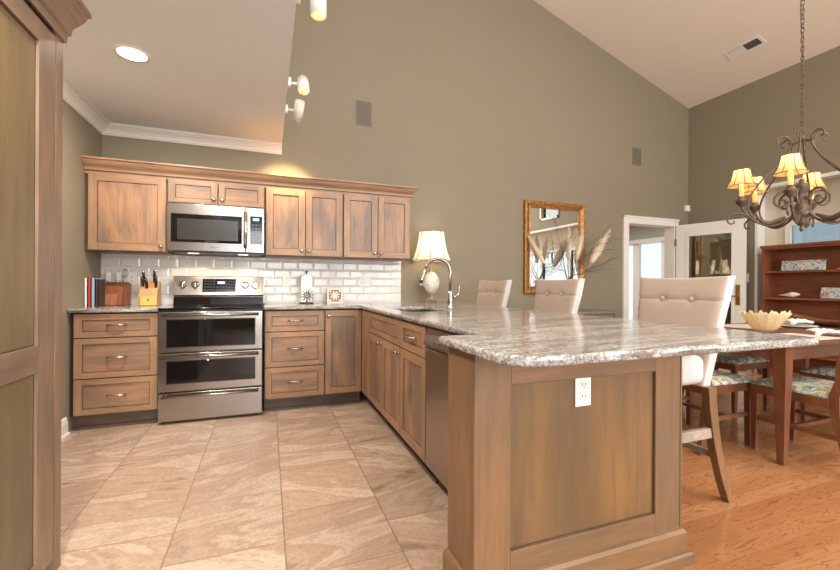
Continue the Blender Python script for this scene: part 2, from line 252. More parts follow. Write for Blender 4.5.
# ------------------------------------------------------------ mesh builder
class MB:
    def __init__(s): s.bm = bmesh.new(); s.M = Matrix.Identity(4)
    def _v(s, p): return s.bm.verts.new(s.M @ Vector(p))
    def face(s, pts, mi=0, smooth=False):
        f = s.bm.faces.new([s._v(p) for p in pts]); f.material_index = mi; f.smooth = smooth; return f
    def box(s, x0, x1, y0, y1, z0, z1, mi=0, bev=0, seg=2, smooth=False):
        vs = [s._v((x, y, z)) for z in (z0, z1) for y in (y0, y1) for x in (x0, x1)]
        fs = [s.bm.faces.new([vs[i] for i in q]) for q in ((0, 2, 3, 1), (4, 5, 7, 6), (0, 1, 5, 4), (2, 6, 7, 3), (0, 4, 6, 2), (1, 3, 7, 5))]
        for f in fs: f.material_index = mi; f.smooth = smooth
        if bev:
            es = list({e for f in fs for e in f.edges})
            r = bmesh.ops.bevel(s.bm, geom=es, offset=bev, segments=seg, profile=.5, affect='EDGES')
            for f in r['faces']: f.material_index = mi; f.smooth = True
        return s
    def lathe(s, prof, c=(0, 0, 0), n=24, mi=0, axis='z', cap=True, sq=None, ruffle=None):
        rings = []
        for (r, h) in prof:
            ring = []
            for k in range(n):
                a = 2 * pi * k / n; rr = r
                if ruffle: rr = r * (1 + ruffle(a, h)[0]); hh = h + ruffle(a, h)[1]
                else: hh = h
                x, y = rr * cos(a), rr * sin(a)
                p = {'z': (x, y, hh), 'y': (x, hh, y), 'x': (hh, x, y)}[axis]
                ring.append(s._v((c[0] + p[0], c[1] + p[1], c[2] + p[2])))
            rings.append(ring)
        for a, b in zip(rings, rings[1:]):
            for k in range(n):
                f = s.bm.faces.new((a[k], a[(k + 1) % n], b[(k + 1) % n], b[k])); f.material_index = mi; f.smooth = True
        if cap:
            for rg, rv in ((rings[0], True), (rings[-1], False)):
                f = s.bm.faces.new(rg[::-1] if rv else rg); f.material_index = mi
        return s
    def tube(s, pts, r, n=8, mi=0, closed=False, smooth=True, flat=1.0):
        pts = [Vector(p) for p in pts]; N = len(pts); rad = r if isinstance(r, (list, tuple)) else [r] * N
        up = Vector((0, 0, 1)); rings = []; prev = None
        for i in range(N):
            if closed: t = pts[(i + 1) % N] - pts[i - 1]
            else: t = pts[min(i + 1, N - 1)] - pts[max(i - 1, 0)]
            t.normalize()
            if prev is None: a = t.cross(up) if abs(t.z) < .95 else t.cross(Vector((1, 0, 0)))
            else: a = prev - t * prev.dot(t)
            a.normalize(); b = t.cross(a); prev = a
            rings.append([s._v(pts[i] + a * cos(2 * pi * k / n) * rad[i] + b * sin(2 * pi * k / n) * rad[i] * flat) for k in range(n)])
        m = N if closed else N - 1
        for i in range(m):
            A, B = rings[i], rings[(i + 1) % N]
            for k in range(n):
                f = s.bm.faces.new((A[k], A[(k + 1) % n], B[(k + 1) % n], B[k])); f.material_index = mi; f.smooth = smooth
        if not closed:
            f = s.bm.faces.new(rings[0][::-1]); f.material_index = mi; f = s.bm.faces.new(rings[-1]); f.material_index = mi
        return s
    def prism(s, outline, y0, y1, axis='y', mi=0, smooth=False):
        """outline: 2d loop; axis y: (x,z), axis x: (y,z), axis z: (x,y)"""
        def P(p, d): return {'y': (p[0], d, p[1]), 'x': (d, p[0], p[1]), 'z': (p[0], p[1], d)}[axis]
        A = [s._v(P(p, y0)) for p in outline]; B = [s._v(P(p, y1)) for p in outline]; n = len(A)
        for k in range(n):
            f = s.bm.faces.new((A[k], A[(k + 1) % n], B[(k + 1) % n], B[k])); f.material_index = mi; f.smooth = smooth
        for q in (A[::-1], B): f = s.bm.faces.new(q); f.material_index = mi
        return s
    def sweep(s, prof, path, mi=0, smooth=False):
        """moulding: prof = [(out, up)], path = [(x, y, z, outx, outy)] with mitre directions"""
        rows = [[s._v((p[0] + o * p[3], p[1] + o * p[4], p[2] + u)) for (o, u) in prof] for p in path]; n = len(prof)
        for A, B in zip(rows, rows[1:]):
            for k in range(n):
                f = s.bm.faces.new((A[k], A[(k + 1) % n], B[(k + 1) % n], B[k])); f.material_index = mi; f.smooth = smooth
        for q in (rows[0][::-1], rows[-1]): f = s.bm.faces.new(q); f.material_index = mi
        return s
    def build(s, name, mats, parent=None, bevel=0, seg=2, subsurf=0):
        bmesh.ops.recalc_face_normals(s.bm, faces=s.bm.faces)
        me = bpy.data.meshes.new(name); s.bm.to_mesh(me); s.bm.free()
        for m in (mats if isinstance(mats, (list, tuple)) else [mats]): me.materials.append(MATS[m] if isinstance(m, str) else m)
        o = bpy.data.objects.new(name, me); COL.objects.link(o)
        if parent: o.parent = parent
        if bevel:
            b = o.modifiers.new('bevel', 'BEVEL'); b.width = bevel; b.segments = seg; b.limit_method = 'ANGLE'; b.angle_limit = R(40); b.harden_normals = False
        if subsurf: q = o.modifiers.new('sub', 'SUBSURF'); q.levels = subsurf; q.render_levels = subsurf
        return o
def tag(o, label=None, cat=None, group=None, kind=None):
    if label: o['label'] = label
    if cat: o['category'] = cat
    if group: o['group'] = group
    if kind: o['kind'] = kind
    return o
def root(name, label, cat, loc=(0, 0, 0), rz=0, group=None):
    o = bpy.data.objects.new(name, None); COL.objects.link(o); o.empty_display_size = .05
    o.location = loc; o.rotation_euler = (0, 0, rz); return tag(o, label, cat, group)
def copy_tree(o, parent=None):
    c = o.copy(); COL.objects.link(c); c.parent = parent
    for ch in [q for q in bpy.data.objects if q.parent == o and q != c]: copy_tree(ch, c)
    return c
def struct(name, mb, mats, parent=None, **k):
    o = mb.build(name, mats, parent, **k)
    if not parent: o['kind'] = 'structure'
    return o
def text(body, size, loc, rot, mat, name, parent, ext=.0004):
    cu = bpy.data.curves.new(name, 'FONT'); cu.body = body; cu.size = size; cu.extrude = ext; cu.align_x = 'CENTER'; cu.align_y = 'CENTER'
    t = bpy.data.objects.new('tmp', cu); COL.objects.link(t); bpy.context.view_layer.update()
    me = bpy.data.meshes.new_from_object(t.evaluated_get(bpy.context.evaluated_depsgraph_get())); bpy.data.objects.remove(t)
    me.materials.clear(); me.materials.append(MATS[mat]); o = bpy.data.objects.new(name, me); COL.objects.link(o); o.location = loc; o.rotation_euler = rot; o.parent = parent
    return o
def smoothpts(pts, n=6):
    P = [Vector(p) for p in pts]; out = []
    for i in range(len(P) - 1):
        a = P[max(i - 1, 0)]; b = P[i]; c = P[i + 1]; d = P[min(i + 2, len(P) - 1)]
        for k in range(n):
            t = k / n; out.append(.5 * ((2 * b) + (c - a) * t + (2 * a - 5 * b + 4 * c - d) * t * t + (3 * b - a - 3 * c + d) * t ** 3))
    out.append(P[-1]); return out

# ============================================================ the shell
XR = 7.317; KX = 1.50; ZL = 2.50
def zc(x): return 3.79 + (XR - x) / 3
m = MB(); m.box(-.1, 2.75, -8.1, .1, -.1, 0); struct('floor', m, 'floor_tile')
m = MB(); m.box(2.75, 8.0, -8.1, .1, -.1, 0); m.box(5.0, 10.0, .1, 5.0, -.1, 0); struct('floor_oak', m, 'floor_oak')['label'] = 'glossy oak plank floor'
m = MB()   # back wall, cut for the doorway
m.prism([(-.1, 0), (6.10, 0), (6.10, zc(6.10) + .05), (-.1, zc(-.1) + .05)], 0, .12)
m.prism([(6.10, 2.0), (7.01, 2.0), (7.01, zc(7.01) + .05), (6.10, zc(6.10) + .05)], 0, .12)
m.prism([(7.01, 0), (7.55, 0), (7.55, zc(7.55) + .05), (7.01, zc(7.01) + .05)], 0, .12)
struct('wall_back', m, 'wall_olive')
m = MB(); m.box(-.12, 0, -8.1, 0, 0, 2.75); struct('wall_left', m, 'wall_olive')
# right wall with a cased bay, a low window in it and clerestory windows above
RY0, RY1 = -.93, -5.4
m = MB(); m.box(XR, XR + .12, RY0, 0, 0, 3.95)
m.box(XR, XR + .12, RY1, RY0, 2.38, 2.60); m.box(XR, XR + .12, RY1, RY0, 3.35, 3.95)
for a, b in ((-2.95, RY0), (RY1, -3.6)): m.box(XR, XR + .12, a, b, 2.60, 3.35)
m.box(XR, XR + .12, -8.1, RY1, 0, 3.95); struct('wall_right', m, 'wall_olive')
m = MB(); m.box(XR + .12, 7.82, RY0, RY0 + .1, 0, 2.5); m.box(XR + .12, 7.82, RY1 - .1, RY1, 0, 2.5)
m.box(7.72, 7.84, RY1, -5.15, 0, 2.5); m.box(7.72, 7.84, -1.05, RY0, 0, 2.5); m.box(7.72, 7.84, -5.15, -1.05, 0, .85); m.box(7.72, 7.84, -5.15, -1.05, 1.93, 2.5)
m.box(XR + .12, 7.84, RY1, RY0, 2.40, 2.5); struct('wall_bay', m, 'wall_cream')
m = MB(); m.box(7.70, 7.74, -1.09, -1.03, .85, 1.96); m.box(7.70, 7.74, -5.17, -5.11, .85, 1.96); m.box(7.70, 7.74, -5.11, -1.09, 1.895, 1.96); m.box(7.68, 7.74, -5.17, -1.03, .82, .87)
for y in (-2.08, -3.1, -4.1): m.box(7.73, 7.76, y - .03, y + .03, .87, 1.9)
wf = struct('window_1', m, 'white_trim')
m = MB(); m.box(7.775, 7.78, -5.13, -2.08, .86, 1.92); m.build('pane', 'glass_clear', wf)
m = MB(); m.box(7.775, 7.78, -2.08, -1.06, .86, 1.92); m.build('dimmed_pane', 'glass_dimmed', wf)  # tint added to dim the sky behind this part, no insect screen
m = MB()
for a, b in ((-3.6, -2.95),):
    m.box(XR - .02, XR + .1, a, a + .05, 2.6, 3.35); m.box(XR - .02, XR + .1, b - .05, b, 2.6, 3.35); m.box(XR - .02, XR + .1, a, b, 2.6, 2.65); m.box(XR - .02, XR + .1, a, b, 3.3, 3.35)
w2 = struct('window_2', m, 'white_trim')
m = MB()
for a, b in ((-3.6, -2.95),): m.box(XR + .05, XR + .055, a + .05, b - .05, 2.65, 3.3)
m.build('pane', 'glass_green', w2)  # green tint put in to cut the brightness of the sky behind
m = MB(); m.box(XR - .012, XR + .13, RY0 - .012, RY0 + .022, 0, 2.42); m.box(XR - .012, XR + .13, RY1, RY0, 2.36, 2.40)
struct('trim_1', m, 'white_trim')
# ceilings
m = MB(); m.box(-.12, KX - .12, -8.1, 0, ZL, ZL + .12); struct('ceiling_kitchen', m, 'ceiling_paint')
m = MB(); m.prism([(KX - .1, zc(KX - .1)), (XR + .2, zc(XR + .2)), (XR + .2, zc(XR + .2) + .12), (KX - .1, zc(KX - .1) + .12)], -8.1, .12); struct('ceiling', m, 'ceiling_warm')
m = MB(); m.box(KX - .12, KX - .0, -8.1, 0, ZL + .0, zc(KX)); struct('wall_soffit', m, 'ceiling_paint')
# wall behind the camera with tall windows
m = MB()
m.box(-.12, .8, -8.12, -8, 0, 6); m.box(.8, 5.5, -8.12, -8, 0, .5); m.box(.8, 5.5, -8.12, -8, 2.8, 3.15); m.box(3.0, 3.3, -8.12, -8, .5, 2.8)
m.box(.8, 2.7, -8.12, -8, 3.15, 6); m.box(2.7, 6.1, -8.12, -8, 4.35, 6); m.box(5.5, 7.45, -8.12, -8, 0, 3.15); m.box(6.1, 7.45, -8.12, -8, 3.15, 4.35)
struct('wall_front', m, 'wall_olive')
m = MB()
for x in (.8, 1.85, 2.94, 3.3, 4.35, 5.44): m.box(x, x + .06, -8.06, -7.99, .5, 2.8)
for a, b in ((.8, 3.0), (3.3, 5.5)): m.box(a, b, -8.06, -7.99, .5, .56); m.box(a, b, -8.06, -7.99, 2.74, 2.8)
struct('window_3', m, 'white_trim')
# sunroom seen through the doorway
m = MB(); m.box(4.9, 9.9, 4.9, 5.0, 0, 2.75); m.box(4.9, 5.0, .12, 4.9, 0, 2.75); m.box(9.6, 9.72, .12, 2.15, 0, 2.75); m.box(9.6, 9.72, 4.25, 4.9, 0, 2.75); m.box(9.6, 9.72, 2.15, 4.25, 2.12, 2.75)
struct('wall_sunroom', m, 'wall_grey')
m = MB(); m.box(4.9, 9.9, .12, 5.0, 2.7, 2.8); struct('ceiling_sunroom', m, 'ceiling_paint')
m = MB(); X = 9.55
m.box(X, X + .08, 2.10, 4.30, 2.08, 2.20)
for a, b in ((2.12, 2.24), (2.82, 2.98), (4.16, 4.28)): m.box(X, X + .08, a, b, 0, 2.1)
m.box(X, X + .08, 2.15, 4.25, 0, .18)
d2 = struct('door_2', m, 'white_trim')
m = MB(); m.box(X + .05, X + .055, 2.2, 4.2, .15, 2.1); m.build('pane', 'glass_clear', d2)
m = MB(); m.tube(smoothpts([(X, 3.18, .95), (X - .05, 3.18, .97), (X - .05, 3.18, 1.2), (X, 3.18, 1.22)]), .012); m.build('door_handle', 'steel_dark', d2)
# doorway casing and the open glazed door
m = MB(); c = .085
m.box(6.11 - c, 6.12, -.022, 0, 0, 2.0 + c); m.box(7.0, 7.01 + c, -.022, 0, 0, 2.0 + c); m.box(6.12, 7.0, -.022, 0, 1.99, 2.0 + c)
m.box(6.11 - c - .01, 6.11 - c + .02, -.03, 0, 0, 2.0 + c + .01); m.box(6.11 - c - .01, 7.01 + c + .01, -.03, 0, 2.0 + c - .015, 2.0 + c + .012)
m.box(6.10, 6.12, 0, .14, 0, 2.0); m.box(7.0, 7.01, 0, .14, 0, 2.0); m.box(6.12, 7.0, 0, .14, 1.985, 2.0)
struct('trim_2', m, 'white_trim', bevel=.003)
d1 = root('door_1', None, None, (7.03, -.035, 0), R(-76)); d1['kind'] = 'structure'
m = MB(); w = .84
m.box(0, .14, -.02, .02, .012, 2.0); m.box(w - .13, w, -.02, .02, .012, 2.0); m.box(.14, w - .13, -.02, .02, 1.85, 2.0); m.box(.14, w - .13, -.02, .02, .012, .26)
for a in (.14, w - .155): m.box(a, a + .025, -.026, .026, .26, 1.85)
m.box(.165, w - .155, -.026, .026, 1.825, 1.85); m.box(.165, w - .155, -.026, .026, .26, .285)
m.build('door_leaf', 'white_trim', d1, bevel=.003)
m = MB(); m.box(.165, w - .155, -.003, .003, .285, 1.825); m.build('pane', 'glass_door', d1)
m = MB(); m.box(w - .105, w - .055, -.028, -.02, .86, 1.13, bev=.003); m.tube(smoothpts([(w - .08, -.03, .98), (w - .08, -.07, .98), (w - .10, -.075, .98), (w - .19, -.07, .975)]), .009); m.build('door_handle', 'brass', d1)
for z in (.25, 1.0, 1.75):
    m = MB(); m.box(-.012, .012, -.03, -.016, z - .045, z + .045); m.lathe([(.007, z - .05), (.007, z + .05)], (-.002, -.03, 0), 10); m.build('hinge', 'brass', d1)
# crown, baseboards
CR = [(0, 0), (.0, -.088), (.010, -.088), (.010, -.080), (.018, -.076), (.022, -.062), (.038, -.040), (.056, -.026), (.062, -.018), (.074, -.016), (.074, -.008), (.085, -.008), (.085, 0)]
m = MB(); m.sweep([(o, u) for o, u in CR], [(0, -8, ZL, 1, 0), (0, 0, ZL, 1, -1), (KX, 0, ZL, 0, -1)]); struct('trim_3', m, 'white_trim')
BB = [(0, 0), (.016, 0), (.016, .09), (.011, .105), (.011, .12), (.004, .13), (0, .13)]
m = MB(); m.sweep(BB, [(0, -2.2, 0, 1, 0), (0, -.66, 0, 1, 0)]); m.box(.016, .03, -2.2, -.66, 0, .018); struct('baseboard_left', m, 'white_trim')
m = MB(); m.sweep(BB, [(3.3, 0, 0, 0, -1), (6.02, 0, 0, 0, -1)]); m.sweep(BB, [(7.1, 0, 0, 0, -1), (XR, 0, 0, -1, -1), (XR, RY0 + .06, 0, -1, 0)]); struct('baseboard_back', m, 'white_trim')

# ============================================================ cabinet parts
def shaker(name, parent, x0, x1, z0, z1, y, fr=.057, drawer=False, mats=('maple_v', 'maple_h', 'panel_v', 'glaze_shade'), frl=None):
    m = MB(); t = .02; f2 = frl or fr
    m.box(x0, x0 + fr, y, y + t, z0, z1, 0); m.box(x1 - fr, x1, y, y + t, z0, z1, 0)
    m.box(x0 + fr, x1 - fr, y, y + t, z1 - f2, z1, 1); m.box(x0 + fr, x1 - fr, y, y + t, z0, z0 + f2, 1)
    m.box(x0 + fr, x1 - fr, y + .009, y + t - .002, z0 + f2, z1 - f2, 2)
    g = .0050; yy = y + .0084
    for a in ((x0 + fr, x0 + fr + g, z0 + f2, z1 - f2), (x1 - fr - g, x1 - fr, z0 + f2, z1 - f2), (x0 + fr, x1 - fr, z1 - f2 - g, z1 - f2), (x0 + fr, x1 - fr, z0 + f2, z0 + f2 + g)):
        m.box(a[0], a[1], yy, y + .009, a[2], a[3], 3)  # recess edge lines: glaze with shadow painted into its colour
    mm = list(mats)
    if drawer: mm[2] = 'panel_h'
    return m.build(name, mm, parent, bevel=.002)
def pull(parent, x, z, y, L=.115):
    m = MB(); h = L / 2
    pts = smoothpts([(-h, 0, 0), (-h * .9, -.012, 0), (-h * .7, -.024, .002), (0, -.032, .003), (h * .7, -.024, .002), (h * .9, -.012, 0), (h, 0, 0)], 4)
    m.tube([(x + p[0], y + p[1] - .002, z + p[2]) for p in pts], [.0085] * 3 + [.0068] * (len(pts) - 6) + [.0085] * 3, 8)
    for s in (-1, 1): m.lathe([(.009, 0), (.009, -.004), (.006, -.008)], (x + s * h, y, z), 10, axis='y')
    return m.build('handle', 'nickel', parent)
def knob(parent, x, z, y):
    m = MB(); m.lathe([(.009, 0), (.007, -.006), (.006, -.012), (.015, -.018), (.017, -.024), (.013, -.030), (.0, -.031)], (x, y, z), 14, axis='y', cap=False)
    return m.build('knob', 'nickel', parent)
def carcass(parent, x0, x1, d, z0, z1, y, toe=True, mats=('maple_v', 'toe', 'gap')):
    m = MB(); m.box(x0, x1, y, y + d, z0, z1, 0)
    m.box(x0 + .002, x1 - .002, y - .0015, y, z0 + .002, z1 - .002, 2)
    o = m.build('body', list(mats), parent)
    if toe:
        m = MB(); m.box(x0, x1, y + .07, y + .09, 0, z0, 0); m.box(x0, x1, y + .04, y + .07, 0, .018, 0); m.build('toe_kick', ['toe'], parent)
    return o
ZT = .884; ZB = .112
# wall run, local = world (facing -Y); body front y=-.61, doors -.63
FY = -.632; BY = -.61
def base_run(name, label, x0, x1, spec):
    rt = root(name, label, 'cabinet', ((x0 + x1) / 2, BY, 0)); cx = (x0 + x1) / 2
    carcass(rt, x0 - cx, x1 - cx, .60, ZB, ZT, 0); return rt
def drawers(rt, a, b, rows):
    for (z0, z1) in rows:
        d = shaker('drawer', rt, a, b, z0, z1, FY - BY, .05, True, frl=.042); pull(d, (a + b) / 2, (z0 + z1) / 2 + .004, FY - BY)
ROWS = [(.122, .388), (.396, .695), (.703, .872)]
ROWS = [(.122, .385), (.393, .690), (.698, .872)]
l = root('base_cabinet', 'three-drawer wooden base cabinet between the left wall and the range', 'cabinet', (.30, BY, 0))
carcass(l, -.295, .272, .60, ZB, ZT, 0); drawers(l, -.265, .268, ROWS)
l = root('base_cabinet', 'three-drawer wooden base cabinet on the right of the range', 'cabinet', (1.602, BY, 0))
carcass(l, -.252, .253, .60, ZB, ZT, 0); drawers(l, -.245, .246, ROWS)
l = root('base_cabinet', 'narrow base cabinet with one tall door in the corner below the counter', 'cabinet', (2.03, BY, 0))
carcass(l, -.173, .16, .60, ZB, ZT, 0); d = shaker('door', l, -.170, .155, .122, .872, -.022, .055); knob(d, -.142, .825, -.022)
# peninsula run: local x = towards the camera, faces -X. body front X=2.21, doors 2.19
def pen(name, label, ystart):
    return root(name, label, 'cabinet', (2.212, ystart, 0), R(-90))
l = pen('base_cabinet', 'slim corner base cabinet with a narrow tall door beside the sink cabinet', -.634)
m = MB(); m.box(.0, .25, 0, .6, ZB, ZT, 0); m.box(.002, .248, -.0015, 0, ZB + .002, ZT - .002, 1); m.build('body', ['maple_v', 'gap'], l)
m = MB(); m.box(-.06, .25, .07, .09, 0, ZB); m.box(-.03, .25, .04, .07, 0, .018); m.build('toe_kick', 'toe', l)
shaker('door', l, .004, .245, .122, .872, -.022, .055)
l = pen('sink_cabinet', 'wooden sink base cabinet with a false drawer front above two doors', -.889)
m = MB(); m.box(0, .9, 0, .6, ZB, .62, 0); m.box(0, .9, 0, .07, .62, ZT, 0); m.box(0, .9, .55, .6, .62, ZT, 0); m.box(0, .05, .07, .55, .62, ZT, 0); m.box(.85, .9, .07, .55, .62, ZT, 0)
m.box(.002, .898, -.0015, 0, ZB + .002, ZT - .002, 1); m.build('body', ['maple_v', 'gap'], l)
m = MB(); m.box(0, .9, .07, .09, 0, ZB); m.box(0, .9, .04, .07, 0, .018); m.build('toe_kick', 'toe', l)
shaker('drawer_front', l, .004, .896, .700, .872, -.022, .05, True, frl=.042)
d = shaker('door', l, .004, .447, .122, .692, -.022, .055); knob(d, .418, .655, -.022)
d = shaker('door', l, .453, .896, .122, .692, -.022, .055); knob(d, .868, .655, -.022)
l = pen('base_cabinet', 'base cabinet with one drawer above a door, next to the dishwasher', -1.79)
carcass(l, .0, .466, .60, ZB, ZT, 0)
d = shaker('drawer', l, .004, .455, .700, .872, -.022, .05, True, frl=.042); pull(d, .23, .79, -.022, .11)
d = shaker('door', l, .004, .455, .122, .692, -.022, .055)
# dishwasher
l = root('dishwasher', 'stainless steel dishwasher with a pocket handle at the peninsula', 'dishwasher', (2.212, -2.262, 0), R(-90))
m = MB(); m.box(0, .6, 0, .58, .1, .878); m.build('body', 'steel_dark', l)
m = MB(); m.box(.008, .592, -.028, 0, .125, .765, bev=.004); m.box(.008, .592, -.022, 0, .765, .872, bev=.003); m.build('door', 'steel_v', l)
m = MB(); m.prism([(-.026, .77), (-.05, .785), (-.052, .80), (-.028, .842), (-.022, .842), (-.022, .77)], .03, .57, 'x'); hh = m.build('control_panel', 'steel', l)
for k in range(7): m = MB(); m.box(.10 + k * .06, .125 + k * .06, -.0495, -.046, .806, .811); m.build('button', 'steel_dark', hh)
m = MB(); m.box(.0, .6, .05, .07, 0, .12); m.build('toe_kick', 'steel_dark', l)
# ============================================================ peninsula end panel
IY = -3.17; IXL = 2.0; IXR = 2.93; IB = -2.965
l = root('island_end', 'broad framed wooden end panel closing the peninsula with a stepped base', 'cabinet end', ((IXL + IXR) / 2, IY, 0)); cx = (IXL + IXR) / 2; hw = (IXR - IXL) / 2
PA, PB, ZA, ZBb = 2.137 - cx, 2.796 - cx, .772, .214
m = MB(); m.box(-hw, hw, .02, IB - IY, 0, ZT, 0); m.build('body', ['island_v'], l, bevel=.002)
m = MB(); m.box(-hw, PA, 0, .02, .09, ZT, 0); m.box(PB, hw, 0, .02, .09, ZT, 0); m.box(PA, PB, 0, .02, ZA, ZT, 1); m.box(PA, PB, 0, .02, .09, ZBb, 1)
m.build('panel_frame', ['island_v', 'island_h'], l, bevel=.002)
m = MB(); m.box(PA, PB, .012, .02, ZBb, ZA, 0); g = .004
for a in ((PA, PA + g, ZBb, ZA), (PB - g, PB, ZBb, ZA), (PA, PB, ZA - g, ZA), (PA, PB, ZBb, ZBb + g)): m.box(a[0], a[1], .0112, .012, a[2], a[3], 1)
m.build('recessed_panel', ['island_panel', 'glaze_shade'], l)
m = MB(); m.box(hw, hw + .008, -.002, .02, .12, ZT, 0); m.build('corner_bead', ['island_v'], l)
BP = [(0, 0), (.034, 0), (.034, .040), (.028, .048), (.018, .050), (.018, .122), (.010, .134), (0, .137)]
m = MB(); m.sweep(BP, [(-hw, IB - IY, 0, -1, 0), (-hw, 0, 0, -1, -1), (hw, 0, 0, 1, -1), (hw, IB - IY + .3, 0, 1, 0)]); m.build('base_moulding', ['island_h'], l)
m = MB(); m.box(hw - .03, hw, IB - IY, 2.9, 0, ZT); m.build('back_panel', ['island_v'], l)
def duplex(parent, x, z, y, name='outlet_plate', wide=False, switch=False, big=1.0):
    m = MB(); w = (.058 if wide else .036) * big; h = .058 * big
    m.box(x - w, x + w, y - .006, y, z - h, z + h, 0, bev=.002)
    cols = [x - .024, x + .024] if wide else [x]
    for i, cx_ in enumerate(cols):
        if switch or (wide and i == 1): m.box(cx_ - .016, cx_ + .016, y - .009, y - .006, z - .032, z + .032, 0)
        else:
            for s in (-1, 1):
                zz = z + s * .021; m.lathe([(.0165, -.009), (.0165, -.006)], (cx_, y, zz), 16, 0, 'y')
                for q in (-.0065, .0065): m.box(cx_ + q - .0015, cx_ + q + .0015, y - .0098, y - .0088, zz - .003, zz + .007, 1)
                m.lathe([(.0025, -.0098), (.0025, -.0088)], (cx_, y, zz - .009), 8, 1, 'y')
    return m.build(name, ['outlet', 'slot'], parent)
o = duplex(l, 2.445 - cx, .726, .0115, big=.98); o['label'] = 'white double socket outlet'
# ============================================================ worktop
def slab(name, loops, z0, z1, mat, bev=.01):
    cu = bpy.data.curves.new(name, 'CURVE'); cu.dimensions = '2D'; cu.fill_mode = 'BOTH'
    for lp in loops:
        sp = cu.splines.new('POLY'); sp.points.add(len(lp) - 1); sp.use_cyclic_u = True
        for p, q in zip(sp.points, lp): p.co = (q[0], q[1], 0, 1)
    cu.extrude = (z1 - z0) / 2 - bev; cu.bevel_depth = bev; cu.bevel_resolution = 3; cu.offset = -bev
    t = bpy.data.objects.new('tmp', cu); COL.objects.link(t); bpy.context.view_layer.update()
    me = bpy.data.meshes.new_from_object(t.evaluated_get(bpy.context.evaluated_depsgraph_get())); bpy.data.objects.remove(t)
    me.materials.clear(); me.materials.append(MATS[mat]); o = bpy.data.objects.new(name, me); COL.objects.link(o)
    me.transform(Matrix.Translation((0, 0, (z0 + z1) / 2))); return o
def arc(cx, cy, r, a0, a1, n=7): return [(cx + r * cos(R(a0 + (a1 - a0) * k / n)), cy + r * sin(R(a0 + (a1 - a0) * k / n))) for k in range(n + 1)]
SX0, SX1, SXM = 1.972, 3.33, 2.165; SF = -3.43
out = [(1.342, -.001), (1.342, -.655), (SXM - .03, -.655)] + arc(SXM - .03, -.685, .03, 90, 0, 3) + [(SXM, -2.93)] + arc(SX0 + .015, -2.945, .015, 90, 180, 3) + arc(SX0 + .11, SF + .11, .11, 180, 270) + arc(SX1 - .025, SF + .025, .025, 270, 360, 4) + [(SX1, -.001)]
sk = arc(2.34, -1.0, .03, 90, 180, 4) + arc(2.34, -1.60, .03, 180, 270, 4) + arc(2.64, -1.60, .03, 270, 360, 4) + arc(2.64, -1.0, .03, 0, 90, 4)
o = slab('countertop', [out, sk], .884, .914, 'granite'); tag(o, 'large L-shaped veined granite countertop over the corner and peninsula', 'countertop')
o = slab('countertop', [[(.001, -.001), (.001, -.655), (.572, -.655), (.572, -.001)]], .884, .914, 'granite', .008); tag(o, 'short granite countertop left of the range, against the left wall', 'countertop')
l = root('sink', 'undermount steel sink set into the granite beneath the faucet', 'sink', (2.49, -1.3, .884))
m = MB()
x0, x1, y0, y1, dz = -.165, .165, -.34, .34, -.2
for q in ((x0 - .01, x0, y0, y1), (x1, x1 + .01, y0, y1), (x0 - .01, x1 + .01, y0 - .01, y0), (x0 - .01, x1 + .01, y1, y1 + .01)): m.box(*q, dz, 0)
m.box(x0 - .01, x1 + .01, y0 - .01, y1 + .01, dz - .01, dz); m.build('basin', 'granite_sink', l)
m = MB(); m.lathe([(.045, dz), (.045, dz + .004), (.03, dz + .005)], n=20); m.build('drain', 'chrome', l)
# faucet
l = root('faucet', 'tall brushed nickel gooseneck faucet with a side lever behind the sink', 'faucet', (2.775, -1.30, .914))
m = MB(); m.lathe([(.030, 0), (.030, .006), (.026, .012), (.024, .05), (.027, .06), (.024, .075), (.022, .13), (.018, .145)], n=20); m.build('base', 'nickel', l)
u = Vector((-.86, .5, 0)).normalized(); pts = [(0, 0, .14), (0, 0, .30)]
for k in range(13): a = pi - pi * k / 12 * .93; pts.append(tuple(u * (.105 + .105 * cos(a)) + Vector((0, 0, .30 + .105 * sin(a)))))
m = MB(); m.tube(pts, .0125, 12); m.build('neck', 'nickel', l)
e = Vector(pts[-1]); dd = (e - Vector(pts[-2])).normalized()
m = MB(); m.tube([e - dd * .005, e + dd * .03, e + dd * .09, e + dd * .12], [.0135, .015, .019, .021], 14); m.build('spray_head', 'nickel', l)
m = MB(); m.tube([(.02, -.01, .095), (.045, -.022, .095)], [.017, .015], 12); m.tube(smoothpts([(.045, -.022, .098), (.06, -.03, .12), (.065, -.035, .19)]), [.008] * 6 + [.006] * 6 + [.005], 8); m.build('lever', 'nickel', l)
# ============================================================ backsplash
m = MB(); m.box(.002, 2.765, -.010, -.002, .9145, 1.367); o = m.build('backsplash', 'subway'); tag(o, 'white brick-patterned tile backsplash behind the counter and range', 'backsplash')
